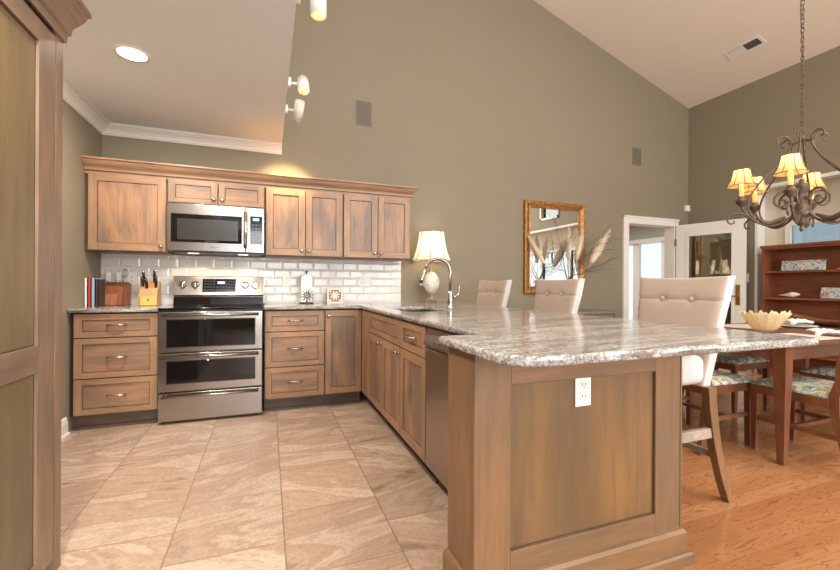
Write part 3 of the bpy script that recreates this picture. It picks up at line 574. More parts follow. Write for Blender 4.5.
# ============================================================ range
l = root('range', 'stainless steel electric double oven range between the drawer cabinets', 'range', (.957, -.655, 0)); hw = .379
m = MB(); m.box(-hw, hw, .02, .64, .02, .895); m.box(-hw + .03, hw - .03, .03, .06, 0, .03); m.build('body', 'steel_dark', l)
m = MB(); m.box(-hw, hw, -.02, .60, .895, .914, bev=.004); m.build('cooktop', 'black_glass', l)
ct = [q for q in bpy.data.objects if q.name.startswith('cooktop')][0]
for (x, y, r) in ((-.19, .15, .105), (.19, .15, .08), (-.19, .43, .075), (.19, .43, .1)):
    m = MB(); m.lathe([(r, .9142), (r, .9146), (r - .004, .9146), (r - .004, .9142)], (x, y, 0), 32, cap=False); m.build('burner_ring', 'cook_ring', ct)
def oven_door(z0, z1, hz):
    m = MB(); m.box(-hw + .002, hw - .002, -.022, .02, z0, z1, 0, bev=.005)
    d = m.build('oven_door', ['steel', 'black_glass'], l)
    m = MB(); wz0, wz1 = z0 + .042 * (1 if z1 > .6 else 1.6), z1 - .062
    m.box(-hw + .062, hw - .062, -.026, -.021, wz0, wz1, 0, bev=.002); wn = m.build('window', 'black_glass', d)
    m = MB(); fr = .006
    for q in ((-hw + .056, hw - .056, wz1, wz1 + fr), (-hw + .056, hw - .056, wz0 - fr, wz0), (-hw + .056, -hw + .062, wz0, wz1), (hw - .062, hw - .056, wz0, wz1)): m.box(q[0], q[1], -.025, -.021, q[2], q[3])
    m.build('window_trim', 'steel_dark', d)
    m = MB(); m.tube([(-hw + .03, -.062, hz), (hw - .03, -.062, hz)], .0115, 12)
    for s in (-1, 1): m.tube([(s * (hw - .05), -.02, hz - .004), (s * (hw - .05), -.062, hz)], .009, 8)
    m.build('handle', 'steel', d); return d
oven_door(.565, .882, .858); oven_door(.255, .555, .532)
m = MB(); m.box(-hw + .002, hw - .002, -.022, .02, .025, .245, 0, bev=.005); d = m.build('storage_drawer', 'steel', l)
m = MB(); m.tube([(-hw + .03, -.055, .222), (hw - .03, -.055, .222)], .010, 12)
for s in (-1, 1): m.tube([(s * (hw - .05), -.02, .222), (s * (hw - .05), -.055, .222)], .008, 8)
m.build('handle', 'steel', d)
m = MB(); m.prism([(.52, .914), (.53, .99), (.50, 1.0), (.545, 1.175), (.60, 1.175), (.60, .914)], -hw, hw, 'x', 0); bg = m.build('backguard', ['steel'], l, bevel=.003)
m = MB(); m.prism([(.515, .918), (.524, .985), (.530, .985), (.521, .918)], -hw + .004, hw - .004, 'x'); m.build('vent_strip', 'black_glass', bg)
def on_guard(z): return .50 + (z - 1.0) * (.045 / .175)
m = MB(); za, zb_ = 1.03, 1.15; m.prism([(on_guard(za) - .002, za), (on_guard(zb_) - .002, zb_), (on_guard(zb_) + .002, zb_), (on_guard(za) + .002, za)], -.145, .135, 'x'); dp = m.build('display_panel', 'display', l)
for k in range(11):
    for r_ in range(4):
        if 4 <= k <= 6 and r_ > 1: continue
        z = 1.045 + r_ * .027; x = -.13 + k * .025; m = MB(); m.box(x, x + .012, on_guard(z) - .0035, on_guard(z) - .002, z, z + .006); m.build('key', 'keymark', dp)
m = MB(); z = 1.105; m.box(.01 - .03, .01 + .03, on_guard(z) - .0035, on_guard(z) - .002, z, z + .022); m.build('clock', 'lcd', dp)
for x in (-.305, -.205, .215, .305):
    m = MB(); z = 1.095; y = on_guard(z); m.lathe([(.034, 0), (.034, -.006), (.026, -.010), (.026, -.03), (.022, -.034)], (x, y, z), 20, 0, 'y'); m.box(x - .005, x + .005, y - .042, y - .03, z - .024, z + .024); m.build('knob', 'chrome', bg, bevel=.001)
text('SAMSUNG', .016, (0, -.0228, .87 - .004), (R(90), 0, 0), 'steel_dark', 'lettering', l)
# ============================================================ wall cabinets
UY = -.378; UB = -.358; ZU0 = 1.368; ZU1 = 1.995
def upper(name, label, x0, x1, z0, doors, kn):
    cx = (x0 + x1) / 2; rt = root(name, label, 'wall cabinet', (cx, UB, z0)); h = ZU1 - z0
    m = MB(); m.box(x0 - cx, x1 - cx, 0, -UB - .001, 0, h, 0); m.box(x0 - cx + .002, x1 - cx - .002, -.0015, 0, .002, h - .002, 1)
    m.box(x0 - cx, x1 - cx, -.0, .02, -.008, 0, 1); m.build('body', ['maple_v', 'glaze_shade'], rt)
    for (a, b), k in zip(doors, kn):
        d = shaker('door', rt, a - cx, b - cx, .006, h - .006, UY - UB, .058 if z0 < 1.5 else .05, frl=None if z0 < 1.5 else .038, drawer=z0 > 1.5)
        knob(d, k - cx, .05 if z0 < 1.5 else .045, UY - UB)
    return rt
upper('wall_cabinet', 'single-door wooden wall cabinet left of the microwave', .015, .572, ZU0, [(.032, .566)], [.535])
upper('wall_cabinet', 'short two-door wooden cabinet mounted above the microwave', .577, 1.345, 1.792, [(.585, .958), (.966, 1.338)], [.928, .996])
upper('wall_cabinet', 'honey-lit two-door wooden wall cabinet just right of the microwave', 1.350, 2.056, ZU0, [(1.358, 1.700), (1.707, 2.048)], [1.672, 1.735])
upper('wall_cabinet', 'two-door wooden wall cabinet at the right end beside the lamp', 2.058, 2.752, ZU0, [(2.066, 2.400), (2.408, 2.742)], [2.373, 2.436])
CP = [(0, -.012), (.006, -.012), (.008, .012), (.016, .018), (.018, .034), (.030, .050), (.046, .066), (.058, .088), (.064, .094), (.072, .096), (.072, .110), (0, .110)]
m = MB(); m.sweep(CP, [(.003, UB - .0, ZU1, 0, -1), (2.752, UB, ZU1, 1, -1), (2.752, -.001, ZU1, 1, 0)]); m.box(.003, 2.752, UB, -.001, ZU1 + .001, ZU1 + .012)
for u_ in (.0135, .0505): oo = .0165 if u_ < .03 else .0315; m.sweep([(oo - .004, u_ - .002), (oo, u_ - .002), (oo, u_ + .002), (oo - .004, u_ + .002)], [(.003, UB, ZU1, 0, -1), (2.752, UB, ZU1, 1, -1), (2.752, -.001, ZU1, 1, 0)], 1)
o = m.build('crown_moulding', ['maple_h', 'glaze_shade']); tag(o, 'wooden crown moulding running along the tops of all wall cabinets', 'moulding')
# microwave
l = root('microwave', 'stainless over-the-range microwave oven above the stove', 'microwave', (.963, -.40, 1.372)); hw = .379
m = MB(); m.box(-hw, hw, .012, .39, .012, .414, 0); m.box(-hw + .03, hw - .03, .03, .36, 0, .013, 0); m.build('body', 'steel_dark', l)
m = MB(); m.box(-hw, .225, -.018, .012, .012, .414, 0, bev=.004); d = m.build('door', ['steel'], l)
m = MB(); m.box(-hw + .028, .195, -.021, -.017, .085, .325, 0, bev=.002); m.build('window', 'black_glass', d)
m = MB(); m.box(-hw + .075, .165, -.0225, -.0205, .108, .285, 0, bev=.001); m.build('screen_mesh', plain('mw_mesh', (50, 48, 46), .2, spec=.6), d)
m = MB(); m.tube([(.226, -.060, .050), (.226, -.060, .370)], .0155, 12)
for z in (.07, .35): m.tube([(.228, -.015, z), (.228, -.058, z)], .010, 10)
m.build('handle', 'chrome', d)
m = MB(); m.box(.227, hw, -.018, .012, .012, .414, 0, bev=.004); p = m.build('control_panel', 'steel', l)
m = MB(); m.box(.262, .362, -.0205, -.017, .085, .335, bev=.001); kp = m.build('keypad', 'black_glass', l)
m = MB(); m.box(.285, .335, -.0215, -.0203, .296, .318); m.build('clock', 'lcd', kp)
for i in range(3):
    for j in range(6): m = MB(); m.box(.277 + i * .028, .291 + i * .028, -.0215, -.0203, .10 + j * .031, .108 + j * .031); m.build('key', 'keymark', kp)
text('SAMSUNG', .018, (-.02, -.0183, .048), (R(90), 0, 0), 'steel_dark', 'lettering', l)
for x in (-.2, .2):
    m = MB(); m.box(x - .04, x + .04, .08, .13, -.002, .0005); m.build('lamp_lens', plain('mw_lens', (255, 240, 210), .4, emit=(255, 226, 176), es=4), l)
    pl = bpy.data.lights.new('hood_lamp', 'SPOT'); pl.energy = 5; pl.color = (1, .84, .62); pl.spot_size = R(150); pl.shadow_soft_size = .03; po = bpy.data.objects.new('hood_lamp', pl); COL.objects.link(po); po.parent = l; po.location = (x, .105, -.012)
# ============================================================ pantry
l = root('pantry_cabinet', 'tall wooden pantry cabinet with framed doors at the left edge', 'cabinet', (.02, -2.355, 0)); L = 1.5
m = MB(); m.box(0, .58, -L, 0, .0, 2.06, 0); m.box(.58, .5815, -L, -.035, .05, 2.05, 1); m.build('body', ['island_y', 'gap'], l)
m = MB(); m.box(.58, .60, -.05, 0, 0, 2.06); m.box(.0, .60, -.0, .004, 0, 2.06); m.build('side_stile', ['pantry_v'], l)
def pdoor(a, b):
    m = MB(); x0, x1 = .582, .60; f = .115
    m.box(x0, x1, a, a + f, .06, 2.03, 0); m.box(x0, x1, b - f, b, .06, 2.03, 0)
    for z0, z1 in ((.06, .115), (.79, .884), (1.955, 2.03)): m.box(x0, x1, a + f, b - f, z0, z1, 1)
    m.box(x0, x1 - .01, a + f, b - f, .115, .79, 2); m.box(x0, x1 - .01, a + f, b - f, .884, 1.955, 2)
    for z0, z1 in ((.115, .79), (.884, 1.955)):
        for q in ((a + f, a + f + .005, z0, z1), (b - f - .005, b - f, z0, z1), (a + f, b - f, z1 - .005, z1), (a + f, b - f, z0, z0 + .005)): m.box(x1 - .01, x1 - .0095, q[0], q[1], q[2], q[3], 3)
    return m.build('door', ['pantry_v', 'pantry_y', 'pantry_panel', 'glaze_shade'], l, bevel=.002)
pdoor(-.75, -.058); pdoor(-1.45, -.757)
CP2 = [(0, -.015), (.012, -.015), (.016, .02), (.028, .03), (.032, .06), (.05, .085), (.075, .12), (.088, .15), (.10, .155), (.10, .175), (0, .175)]; CP2 = [(o_ * .68, u_ * .86) for o_, u_ in CP2]
m = MB(); m.sweep(CP2, [(.60, -L, 2.06, 1, 0), (.60, .004, 2.06, 1, 1), (0, .004, 2.06, 0, 1)]); m.box(0, .6, -L, .004, 2.061, 2.07); m.build('crown', 'pantry_y', l)
# ============================================================ things on the counters
def book(x0, w, h, mat, label, y0=-.36, y1=-.215):
    l = root('book', label, 'book', (x0 + w / 2, (y0 + y1) / 2, .9142), group='cookbooks left of the cutting boards'); hy = (y1 - y0) / 2
    m = MB(); m.box(-w / 2, w / 2, -hy, -hy + .004, 0, h); m.box(-w / 2, -w / 2 + .003, -hy, hy, 0, h); m.box(w / 2 - .003, w / 2, -hy, hy, 0, h); m.build('cover', mat, l)
    m = MB(); m.box(-w / 2 + .003, w / 2 - .003, -hy + .004, hy - .005, .004, h - .005); m.build('pages', 'paper', l)
book(.004, .020, .232, 'book_white', 'white book with a coloured foot, nearest the left wall'); book(.026, .022, .236, 'book_red', 'red-spined book second from the left wall'); book(.050, .024, .232, 'book_blue', 'pale blue book third from the left wall'); book(.076, .020, .222, 'book_dark', 'dark-spined book in front of the cutting boards')
def board(label, x0, x1, z1, y, tilt, mat='board_wood', r=.03, t=.018):
    cx = (x0 + x1) / 2; w = (x1 - x0) / 2; o = arc(w - r, z1 - r, r, 0, 90, 5) + arc(-w + r, z1 - r, r, 90, 180, 5) + [(-w + .006, 0), (w - .006, 0)]
    m = MB(); m.prism(o, -t / 2, t / 2); q = m.build('cutting_board', mat, None, bevel=.003); q.location = (cx, y, .917); q.rotation_euler = (R(-tilt), 0, 0); tag(q, label, 'cutting board', 'wooden cutting boards leaning on the tile'); return q
board('tall rear cutting board of dark wood, its right edge showing', .055, .255, .200, -.135, 9); board('middle cutting board of reddish wood in front of the tall one', .045, .205, .165, -.168, 9, 'board_mid'); board('small front cutting board of reddish wood', .068, .175, .10, -.200, 9, 'board_light', r=.010, t=.014)
l = root('utensil_crock', 'small utensil crock hidden behind the cutting boards', 'crock', (.125, -.056, .9142))
m = MB(); m.lathe([(.034, 0), (.038, .01), (.038, .15), (.034, .15), (.034, .012), (0, .012)], cap=False); m.build('crock', 'ceramic', l)
def utensil(label, name, dx, kind, lean):
    l = root(name, label, 'utensil', (.125 + dx, -.056, .928), group='utensils in the crock'); m = MB()
    m.tube([(0, 0, 0), (lean * .8, 0, .21)], .005, 8); m.build('handle', 'ceramic' if kind != 'whisk' else 'chrome', l); m = MB()
    if kind == 'whisk':
        for k in range(5):
            a = pi * k / 5; pts = []
            for j in range(13):
                t = j / 12 * 2 * pi - pi; r = .026 * sin(t) if True else 0
                pts.append((lean + .026 * sin(t / 1) * cos(a) * (1 if True else 0), .026 * sin(t) * sin(a), .225 + .04 * (1 + cos(t))))
            m.tube(pts, .0013, 5)
        m.build('wires', 'chrome', l)
    else:
        m.box(lean - .018, lean + .018, -.004, .004, .20, .275, bev=.003); m.build('blade', 'ceramic', l)
utensil('white spatula at the left of the crock', 'spatula', -.02, 'spatula', -.035); utensil('white spatula in the middle of the crock', 'spatula', .0, 'spatula', .0 + .02); utensil('wire whisk at the right of the crock', 'whisk', .02, 'whisk', .045)
# knife block
l = root('knife_block', 'light wooden knife block holding black-handled knives', 'knife block', (.415, -.20, .9142))
m = MB(); m.prism([(-.075, 0), (.075, 0), (.075, .20), (.03, .215), (-.045, .15), (-.075, .085)], -.068, .068, 'x'); m.build('block', 'block_wood', l, bevel=.004)
m = MB(); m.box(-.052, .064, -.078, -.074, .004, .080); m.build('front_panel', 'block_front', l, bevel=.002)
m = MB(); m.box(-.004, .016, -.0795, -.078, .045, .049); m.box(.003, .007, -.0795, -.078, .035, .062); m.box(-.002, .012, -.0795, -.078, .058, .062); m.build('emblem', 'black', l)
def knife(i, x, y, z, Ln, lean):
    k = root('knife', ['black-handled knife at the back left of the block', 'black-handled knife standing tallest in the block', 'small knife at the front left of the block', 'short knife at the front middle of the block', 'steel-capped knife at the right of the block'][i], 'knife', (.415 + x, -.20 + y, .9142 + z), group='knives in the knife block')
    d = Vector((lean, -.45, .9)).normalized(); m = MB(); m.tube([(0, 0, 0), d * Ln * .5, d * Ln], [.010, .012, .0105], 8, flat=1.4); m.build('handle', 'black', k)
    m = MB(); m.tube([d * Ln, d * (Ln + .006)], [.0085, .008], 8, flat=1.5); m.build('end_cap', 'chrome', k)
for i, a in enumerate([(-.045, .02, .200, .10, 0), (.030, .02, .200, .115, .08), (-.046, -.02, .166, .085, 0), (-.012, -.035, .152, .085, -.02), (.05, -.03, .156, .10, .12)]): knife(i, *a)
# paper towel holder
l = root('paper_towel_holder', 'white paper towel roll on a holder with a dark iron sun ornament', 'paper towel holder', (1.735, -.16, .9142))
m = MB(); m.lathe([(.068, 0), (.068, .01), (.06, .014)], n=24); m.build('base', 'iron', l)
m = MB(); m.lathe([(.055, .016), (.055, .285), (.018, .285), (.018, .016)], n=28, cap=False); m.build('paper_roll', 'paper', l)
m = MB(); m.lathe([(.005, .01), (.005, .305), (.011, .31), (.011, .32), (0, .326)], n=12, cap=False); m.build('rod', 'iron', l)
m = MB(); cy, cz = -.074, .085
m.tube([(.025 * cos(a * pi / 8), cy, cz + .025 * sin(a * pi / 8)) for a in range(16)], .0045, 6, closed=True)
m.tube([(.018 * cos(t) * (1 - t / 8), cy, cz + .018 * sin(t) * (1 - t / 8)) for t in [k * .5 for k in range(15)]], .004, 6)
for k in range(11):
    a = k * 2 * pi / 11; q = .028; w = .012; m.tube(smoothpts([(q * cos(a), cy, cz + q * sin(a)), (.045 * cos(a + .12), cy, cz + .045 * sin(a + .12)), (.068 * cos(a - .05), cy, cz + .068 * sin(a - .05))], 3), [.005, .0048, .0045, .004, .0035, .003, .002], 6)
m.tube([(0, cy, .012), (0, cy, .04)], .004, 6); m.tube([(0, cy, .008), (0, -.05, .008)], .004, 6); m.build('sun_ornament', 'iron', l)
# carved trivet
l = root('trivet', 'square carved whitewashed tile standing against the backsplash', 'trivet', (2.02, -.11, .9142))
m = MB(); m.box(-.078, .078, -.008, .008, 0, .15, bev=.003); t_ = m.build('backing', plain('trivet_back', (158, 130, 106), .8), l); m = MB()
for s in ((-.078, .078, 0, .014), (-.078, .078, .136, .15), (-.078, -.064, .014, .136), (.064, .078, .014, .136)): m.box(s[0], s[1], -.016, -.008, s[2], s[3])
for k in range(8):
    a = k * pi / 4 + .2; c0 = Vector((0, -.012, .075)); e = c0 + Vector((cos(a) * .052, 0, sin(a) * .052)); m.tube(smoothpts([c0, c0 + Vector((cos(a + .35) * .03, 0, sin(a + .35) * .03)), e], 4), [.004, .006, .008, .009, .009, .008, .007, .005, .003], 6)
for sx in (-1, 1):
    for sz in (-1, 1): m.lathe([(.011, -.016), (.011, -.008)], (sx * .05, 0, .075 + sz * .047), 10, 0, 'y')
m.build('carving', 'shell', l)
for q, lab, wd, sw in (((.233, 1.145), 'white socket plate on the tile between cutting boards and knife block', False, False), ((1.552, 1.143), 'white socket plate on the tile left of the paper towels', False, False), ((2.36, 1.144), 'wide white socket and switch plate on the tile below the last cabinet', True, False)):
    o = duplex(None, q[0], q[1], -.008, 'outlet', wd, sw); tag(o, lab, 'outlet')
o = duplex(None, 3.033, 1.155, 0, 'light_switch', False, True); tag(o, 'white switch plate on the olive wall behind the lamp', 'switch')
m = MB(); m.box(-.036, .036, -.006, 0, -.058, .058, bev=.002); m.box(-.016, .016, -.009, -.006, -.032, .032); o = m.build('light_switch', 'outlet'); o.location = (XR, -.80, 1.22); o.rotation_euler = (0, 0, R(-90)); tag(o, 'white switch plate on the wall strip right of the glazed door', 'switch')
# table lamp
def lamp_shade_profile(r0, r1, h, c=.35): return [(r0 + (r1 - r0) * ((1 - t) ** 1.7 if True else 0), h * t) for t in [0, .1, .22, .36, .5, .64, .78, .9, 1]]
l = root('table_lamp', 'lit white ceramic table lamp with a bell shade on the corner counter', 'lamp', (3.055, -.20, .9142))
m = MB(); m.lathe([(.028, .022), (.05, .028), (.034, .05), (.020, .06), (.018, .08), (.03, .088), (.03, .10)], n=20)
for k in range(4):
    a = k * pi / 2 + .5; m.tube(smoothpts([(.03 * cos(a), .03 * sin(a), .035), (.06 * cos(a), .06 * sin(a), .028), (.085 * cos(a), .085 * sin(a), .012), (.095 * cos(a), .095 * sin(a), .010)], 3), [.008] * 6 + [.009] * 3 + [.010], 8)
m.build('base', 'antique_gold', l)
m = MB(); m.lathe([(.03, .10), (.055, .12), (.083, .17), (.090, .215), (.082, .26), (.058, .305), (.036, .33), (.030, .335)], n=28)
m.build('body', 'ceramic_scales', l)
m = MB(); m.lathe([(.031, .335), (.034, .345), (.018, .36), (.012, .38), (.010, .44), (.018, .45), (.018, .49)], n=16); m.build('neck', 'antique_gold', l)
m = MB(); m.lathe([(.028, .50), (.03, .53), (.0, .56)], n=16, cap=False); m.build('bulb', 'bulb', l)
m = MB(); pr = [(.215, .455), (.205, .475), (.185, .52), (.168, .57), (.155, .62), (.146, .67), (.140, .715), (.138, .755), (.138, .77)]
m.lathe(pr, n=40, cap=False); sh = m.build('lamp_shade', 'shade_lamp', l)
m = MB()
for k in range(8):
    a = k * pi / 4 + .35; m.tube([((r + .001) * cos(a), (r + .001) * sin(a), h) for r, h in pr], .0036, 5)
m.tube([(.215 * cos(k * pi / 16), .215 * sin(k * pi / 16), .455) for k in range(32)], .003, 6, closed=True); m.tube([(.138 * cos(k * pi / 16), .138 * sin(k * pi / 16), .77) for k in range(32)], .003, 6, closed=True)
m.build('shade_trim', plain('trim_brown', (112, 86, 58), .8), sh)
m = MB()
for k in range(3): a = k * 2 * pi / 3; m.tube([(0, 0, .775), (.138 * cos(a), .138 * sin(a), .768)], .002, 5)
m.lathe([(.004, .77), (.009, .785), (.006, .80), (0, .806)], n=12, cap=False); m.build('finial', 'brass', l)
pl = bpy.data.lights.new('lamp_bulb', 'POINT'); pl.energy = 3.0; pl.color = (1, .86, .66); pl.shadow_soft_size = .03; po = bpy.data.objects.new('lamp_bulb', pl); COL.objects.link(po); po.parent = l; po.location = (0, 0, .60)
# ============================================================ ceiling things
def can_light(label, x, y, z, ry=0, e=30, vis=True):
    l = root('recessed_light', label, 'ceiling light', (x, y, z), group='recessed ceiling lights'); l.rotation_euler = (0, ry, 0)
    m = MB(); m.lathe([(.075, -.002), (.098, -.004), (.100, -.0), (.075, -.0)], n=32, cap=False); m.build('trim_ring', 'white', l)
    m = MB(); m.lathe([(.076, -.003), (.05, -.001), (0, -.001)], n=28, cap=False); m.build('lens', 'can_glow', l)
    a = bpy.data.lights.new('can', 'AREA'); a.shape = 'DISK'; a.size = .13; a.energy = e; a.color = (1, .93, .83); ao = bpy.data.objects.new('can', a); COL.objects.link(ao); ao.parent = l; ao.location = (0, 0, -.012)
can_light('glowing recessed light in the low kitchen ceiling', .595, -1.40, ZL, 0, 42); can_light('added recessed kitchen light out of view, above the pantry aisle', .80, -3.3, ZL, 0, 42)  # second can is added above the view to brighten the kitchen
for (x, y) in ((5.9, -4.3), (3.4, -4.6), (3.4, -2.2 - 3.9), (5.9, -6.2)): can_light('recessed light in the high sloped ceiling', x, y, zc(x) - .002, math.atan(1 / 3), 45)
# track spots on the soffit edge
def spot(label, y, aim, on, e):
    l = root('wall_spotlight', label, 'spotlight', (KX, y, 2.575), group='white cylinder spotlights along the ceiling edge')
    m = MB(); m.box(0, .025, -.025, .025, -.03, .03, bev=.003); m.tube([(.02, 0, 0), (.075, 0, 0)], .009, 10); m.build('bracket', 'white', l)
    d = Vector(aim).normalized(); c = Vector((.112, 0, 0)); a = c - d * .085; b = c + d * .085
    m = MB(); m.tube([a, a + d * .001, b, b, b - d * .05], [.03, .04, .042, .037, .035], 24); m.build('cylinder', 'white', l)
    m = MB(); m.tube([b - d * .03, b - d * .012, b - d * .004], [.034, .03, .012], 20); m.build('bulb', 'bulb' if on else 'white', l)
    if on:
        s = bpy.data.lights.new('spot', 'SPOT'); s.energy = e; s.color = (1, .72, .36); s.spot_size = R(62); s.spot_blend = .7; s.shadow_soft_size = .04; so = bpy.data.objects.new('spot', s); COL.objects.link(so); so.parent = l; so.location = b + d * .01; so.rotation_euler = d.to_track_quat('-Z', 'Y').to_euler()
spot('white cylinder spotlight highest in view, cut by the frame top', -2.18, (.0, -.02, -1), True, 8)
spot('white cylinder spotlight with its glowing bulb facing the viewer', -1.22, (-.02, -.75, -.8), True, 5)
spot('white cylinder spotlight lowest in view, aimed at the cabinets', -.74, (-.10, .84, -.80), True, 165)
spot('white cylinder spotlight hidden at the far end of the ceiling edge', -.50, (.1, .6, -1), False, 0) if False else None
# ceiling vent
l = root('ceiling_vent', 'white rectangular air vent with half its louvers dark in the sloped ceiling', 'vent', (6.737, -1.11, zc(6.737) - .001)); l.rotation_euler = (0, math.atan(1 / 3), 0)
m = MB()
for q in ((-.085, .085, -.20, -.17), (-.085, .085, .17, .20), (-.085, -.055, -.17, .17), (.055, .085, -.17, .17), (-.055, .055, -.01, .01)): m.box(*q, -.006, 0)
m.build('frame', 'white', l)
m = MB(); m.box(-.055, .055, -.17, .17, -.001, 0, 0); m.build('duct_opening', 'louver', l)
for k in range(6):
    x = -.045 + k * .018; m = MB(); m.box(x, x + .012, -.17, -.01, -.005, -.0035); m.build('louver', 'louver', l); m = MB(); m.box(x - .002, x + .014, .01, .17, -.005, -.0035); m.build('louver', 'white', l)
def grille(label, x0, x1, z0, z1):
    l = root('speaker_grille', label, 'grille', ((x0 + x1) / 2, 0, (z0 + z1) / 2)); a, b = (x1 - x0) / 2, (z1 - z0) / 2
    m = MB(); m.box(-a, a, -.008, 0, -b, b, bev=.003); m.build('frame', plain('grille_rim', (122, 112, 96), .6) if 'grille_rim' not in MATS else 'grille_rim', l)
    m = MB(); m.box(-a + .012, a - .012, -.010, -.008, -b + .012, b - .012); m.build('mesh', 'grille_paint', l)
grille('painted rectangular wall grille high on the wall beside the spotlights', 2.252, 2.425, 2.825, 3.09); grille('faint painted wall grille high above the doorway', 6.19, 6.36, 2.82, 3.07)
m = MB(); m.box(-.04, .04, -.035, 0, -.045, .045, bev=.006); m.lathe([(.008, -.038), (.008, -.034)], (0, 0, .01), 10, 0, 'y'); o = m.build('motion_sensor', 'white'); o.location = (7.275, 0, 2.275); tag(o, 'small white sensor box in the corner above the open door', 'sensor')
# ============================================================ mirror, console, vase
l = root('wall_mirror', 'rectangular mirror in an ornate gilded frame on the olive wall', 'mirror', (4.85, -.001, 1.59)); a, b = .47, .585
m = MB(); F = [(0, 0), (0, -.045), (.012, -.052), (.03, -.05), (.05, -.038), (.07, -.03), (.082, -.034), (.088, -.024), (.088, 0)]
prof = [(-o_, u) for o_, u in F]
def fr(p, sgn): return p
rows = []
for (cx_, cz_) in ((-1, -1), (1, -1), (1, 1), (-1, 1)):
    rows.append([m._v((cx_ * (a - q[0]), q[1], cz_ * (b - q[0]))) for q in F])
for i in range(4):
    A, B = rows[i], rows[(i + 1) % 4]
    for k in range(len(F)): f = m.bm.faces.new((A[k], A[(k + 1) % len(F)], B[(k + 1) % len(F)], B[k]))
m.build('frame', 'gold_frame', l)
m = MB(); m.box(-a + .085, a - .085, -.02, -.015, -b + .085, b - .085); m.build('glass', 'mirror_glass', l)
l = root('console_table', 'weathered taupe console table below the mirror, behind the stools', 'table', (4.85, -.25, 0))
m = MB(); m.box(-.65, .65, -.2, .2, .76, .79, bev=.004); m.build('table_top', 'dark_wood', l)
m = MB(); m.box(-.6, .6, -.17, .17, .66, .76); m.build('apron', 'dark_wood', l)
for sx in (-1, 1):
    for sy in (-1, 1): m = MB(); m.box(sx * .6 - .022, sx * .6 + .022, sy * .165 - .022, sy * .165 + .022, 0, .76); m.build('leg', 'dark_wood', l)
l = root('vase', 'pale vase standing on the console in front of the mirror', 'vase', (4.81, -.316, .7902))
m = MB(); m.lathe([(.05, 0), (.07, .03), (.095, .12), (.085, .22), (.05, .31), (.045, .35), (.058, .385), (.052, .385), (.04, .34), (.07, .2), (0, .02)], n=24, cap=False); m.build('body', 'vase', l)
VB = Vector((4.81, -.316, .84))
def plume(label, tip, Lp, rw):
    l = root('pampas_stem', label, 'dried grass', VB + Vector((tip[0] - VB.x, tip[1] - VB.y, 0)) * .02, group='pampas plumes in the vase'); base = Vector(l.location); T = Vector(tip) - base
    rw *= 1.3; mid = T * .5 + Vector((0, 0, .03)); c = smoothpts([(0, 0, 0), mid * .5 + Vector((0, 0, .05)), mid, T], 6); m = MB(); m.tube(c, .003, 5); m.build('stalk', 'pampas', l)
    m = MB(); d = (T - mid).normalized(); s0 = T - d * Lp; n = 12
    m.tube([s0 + d * Lp * k / n for k in range(n + 1)], [max(.002, rw * (sin(pi * min(1, (k + .5) / n) ** .75) ** .7)) for k in range(n + 1)], 9)
    for k in range(150):
        t = random.random(); p = s0 + d * Lp * t; a = random.random() * 2 * pi; x = d.orthogonal().normalized(); y = d.cross(x); r = rw * (sin(pi * t ** .75) ** .7) * 1.05
        o_ = x * cos(a) + y * sin(a); m.tube([p + o_ * r * .5, p + o_ * r + d * .03, p + o_ * r * 1.35 + d * .065], [.003, .0022, .0006], 4)
    m.build('plume', 'pampas', l)
plume('pampas plume standing nearly upright before the mirror', (4.80, -.34, 1.77), .36, .024); plume('pampas plume against the right side of the mirror frame', (4.98, -.36, 1.75), .34, .024)
plume('largest pampas plume leaning far to the right', (5.36, -.40, 1.77), .46, .034); plume('pampas plume leaning left across the mirror glass', (4.40, -.10, 1.70), .38, .02)
for i, (tx, ty, tz, lab) in enumerate([(4.62, -.3, 1.86, 'curly bare twig rising left of the plumes'), (5.22, -.42, 1.36, 'bare twig spreading lowest to the right'), (5.16, -.3, 1.50, 'bare twig spreading right under the large plume'), (4.55, -.35, 1.5, 'bare twig spreading left'), (5.1, -.45, 1.6, 'bare twig between the two right plumes'), (4.7, -.40, 1.55, 'short bare twig in the middle'), (5.08, -.5, 1.34, 'low bare twig right of the vase'), (5.16, -.3, 1.60, 'bare twig reaching up to the large plume')]):
    base = Vector((VB.x + .008 * math.cos(i * 1.05), VB.y + .008 * math.sin(i * 1.05), VB.z)); T = Vector((tx, ty, tz)) - base; m = MB()
    def cl(v): return Vector((v.x, min(v.y, -.075 - base.y), v.z))
    def br(p0, p1, r, dep):
        p0, p1 = cl(p0), cl(p1)
        mid = [p0.lerp(p1, t) + Vector([random.uniform(-.03, .03) * (p1 - p0).length * 2 for _ in range(3)]) * (1 if .1 < t < 1 else 0) for t in (0, .2, .4, .6, .8, 1)]; mid = [cl(v) for v in mid]
        m.tube(smoothpts(mid, 2), [r * (1 - k / 14) for k in range(11)], 5)
        if dep < 2:
            for j in range(5): q = mid[1 + j % 5]; dr = (p1 - p0) * random.uniform(.3, .55); dr = dr + Vector([random.uniform(-.5, .5) * dr.length * 1.5 for _ in range(3)]); br(q, q + dr, r * .55, dep + 1)
    n0 = Vector((T.x * .08, T.y * .08, .36)); m.tube([(0, 0, 0), n0 * .5, n0], .003, 5); br(n0, T, .0042, 0); o = m.build('twig', 'twig'); o.location = base; tag(o, lab, 'twig', 'bare twigs in the vase')
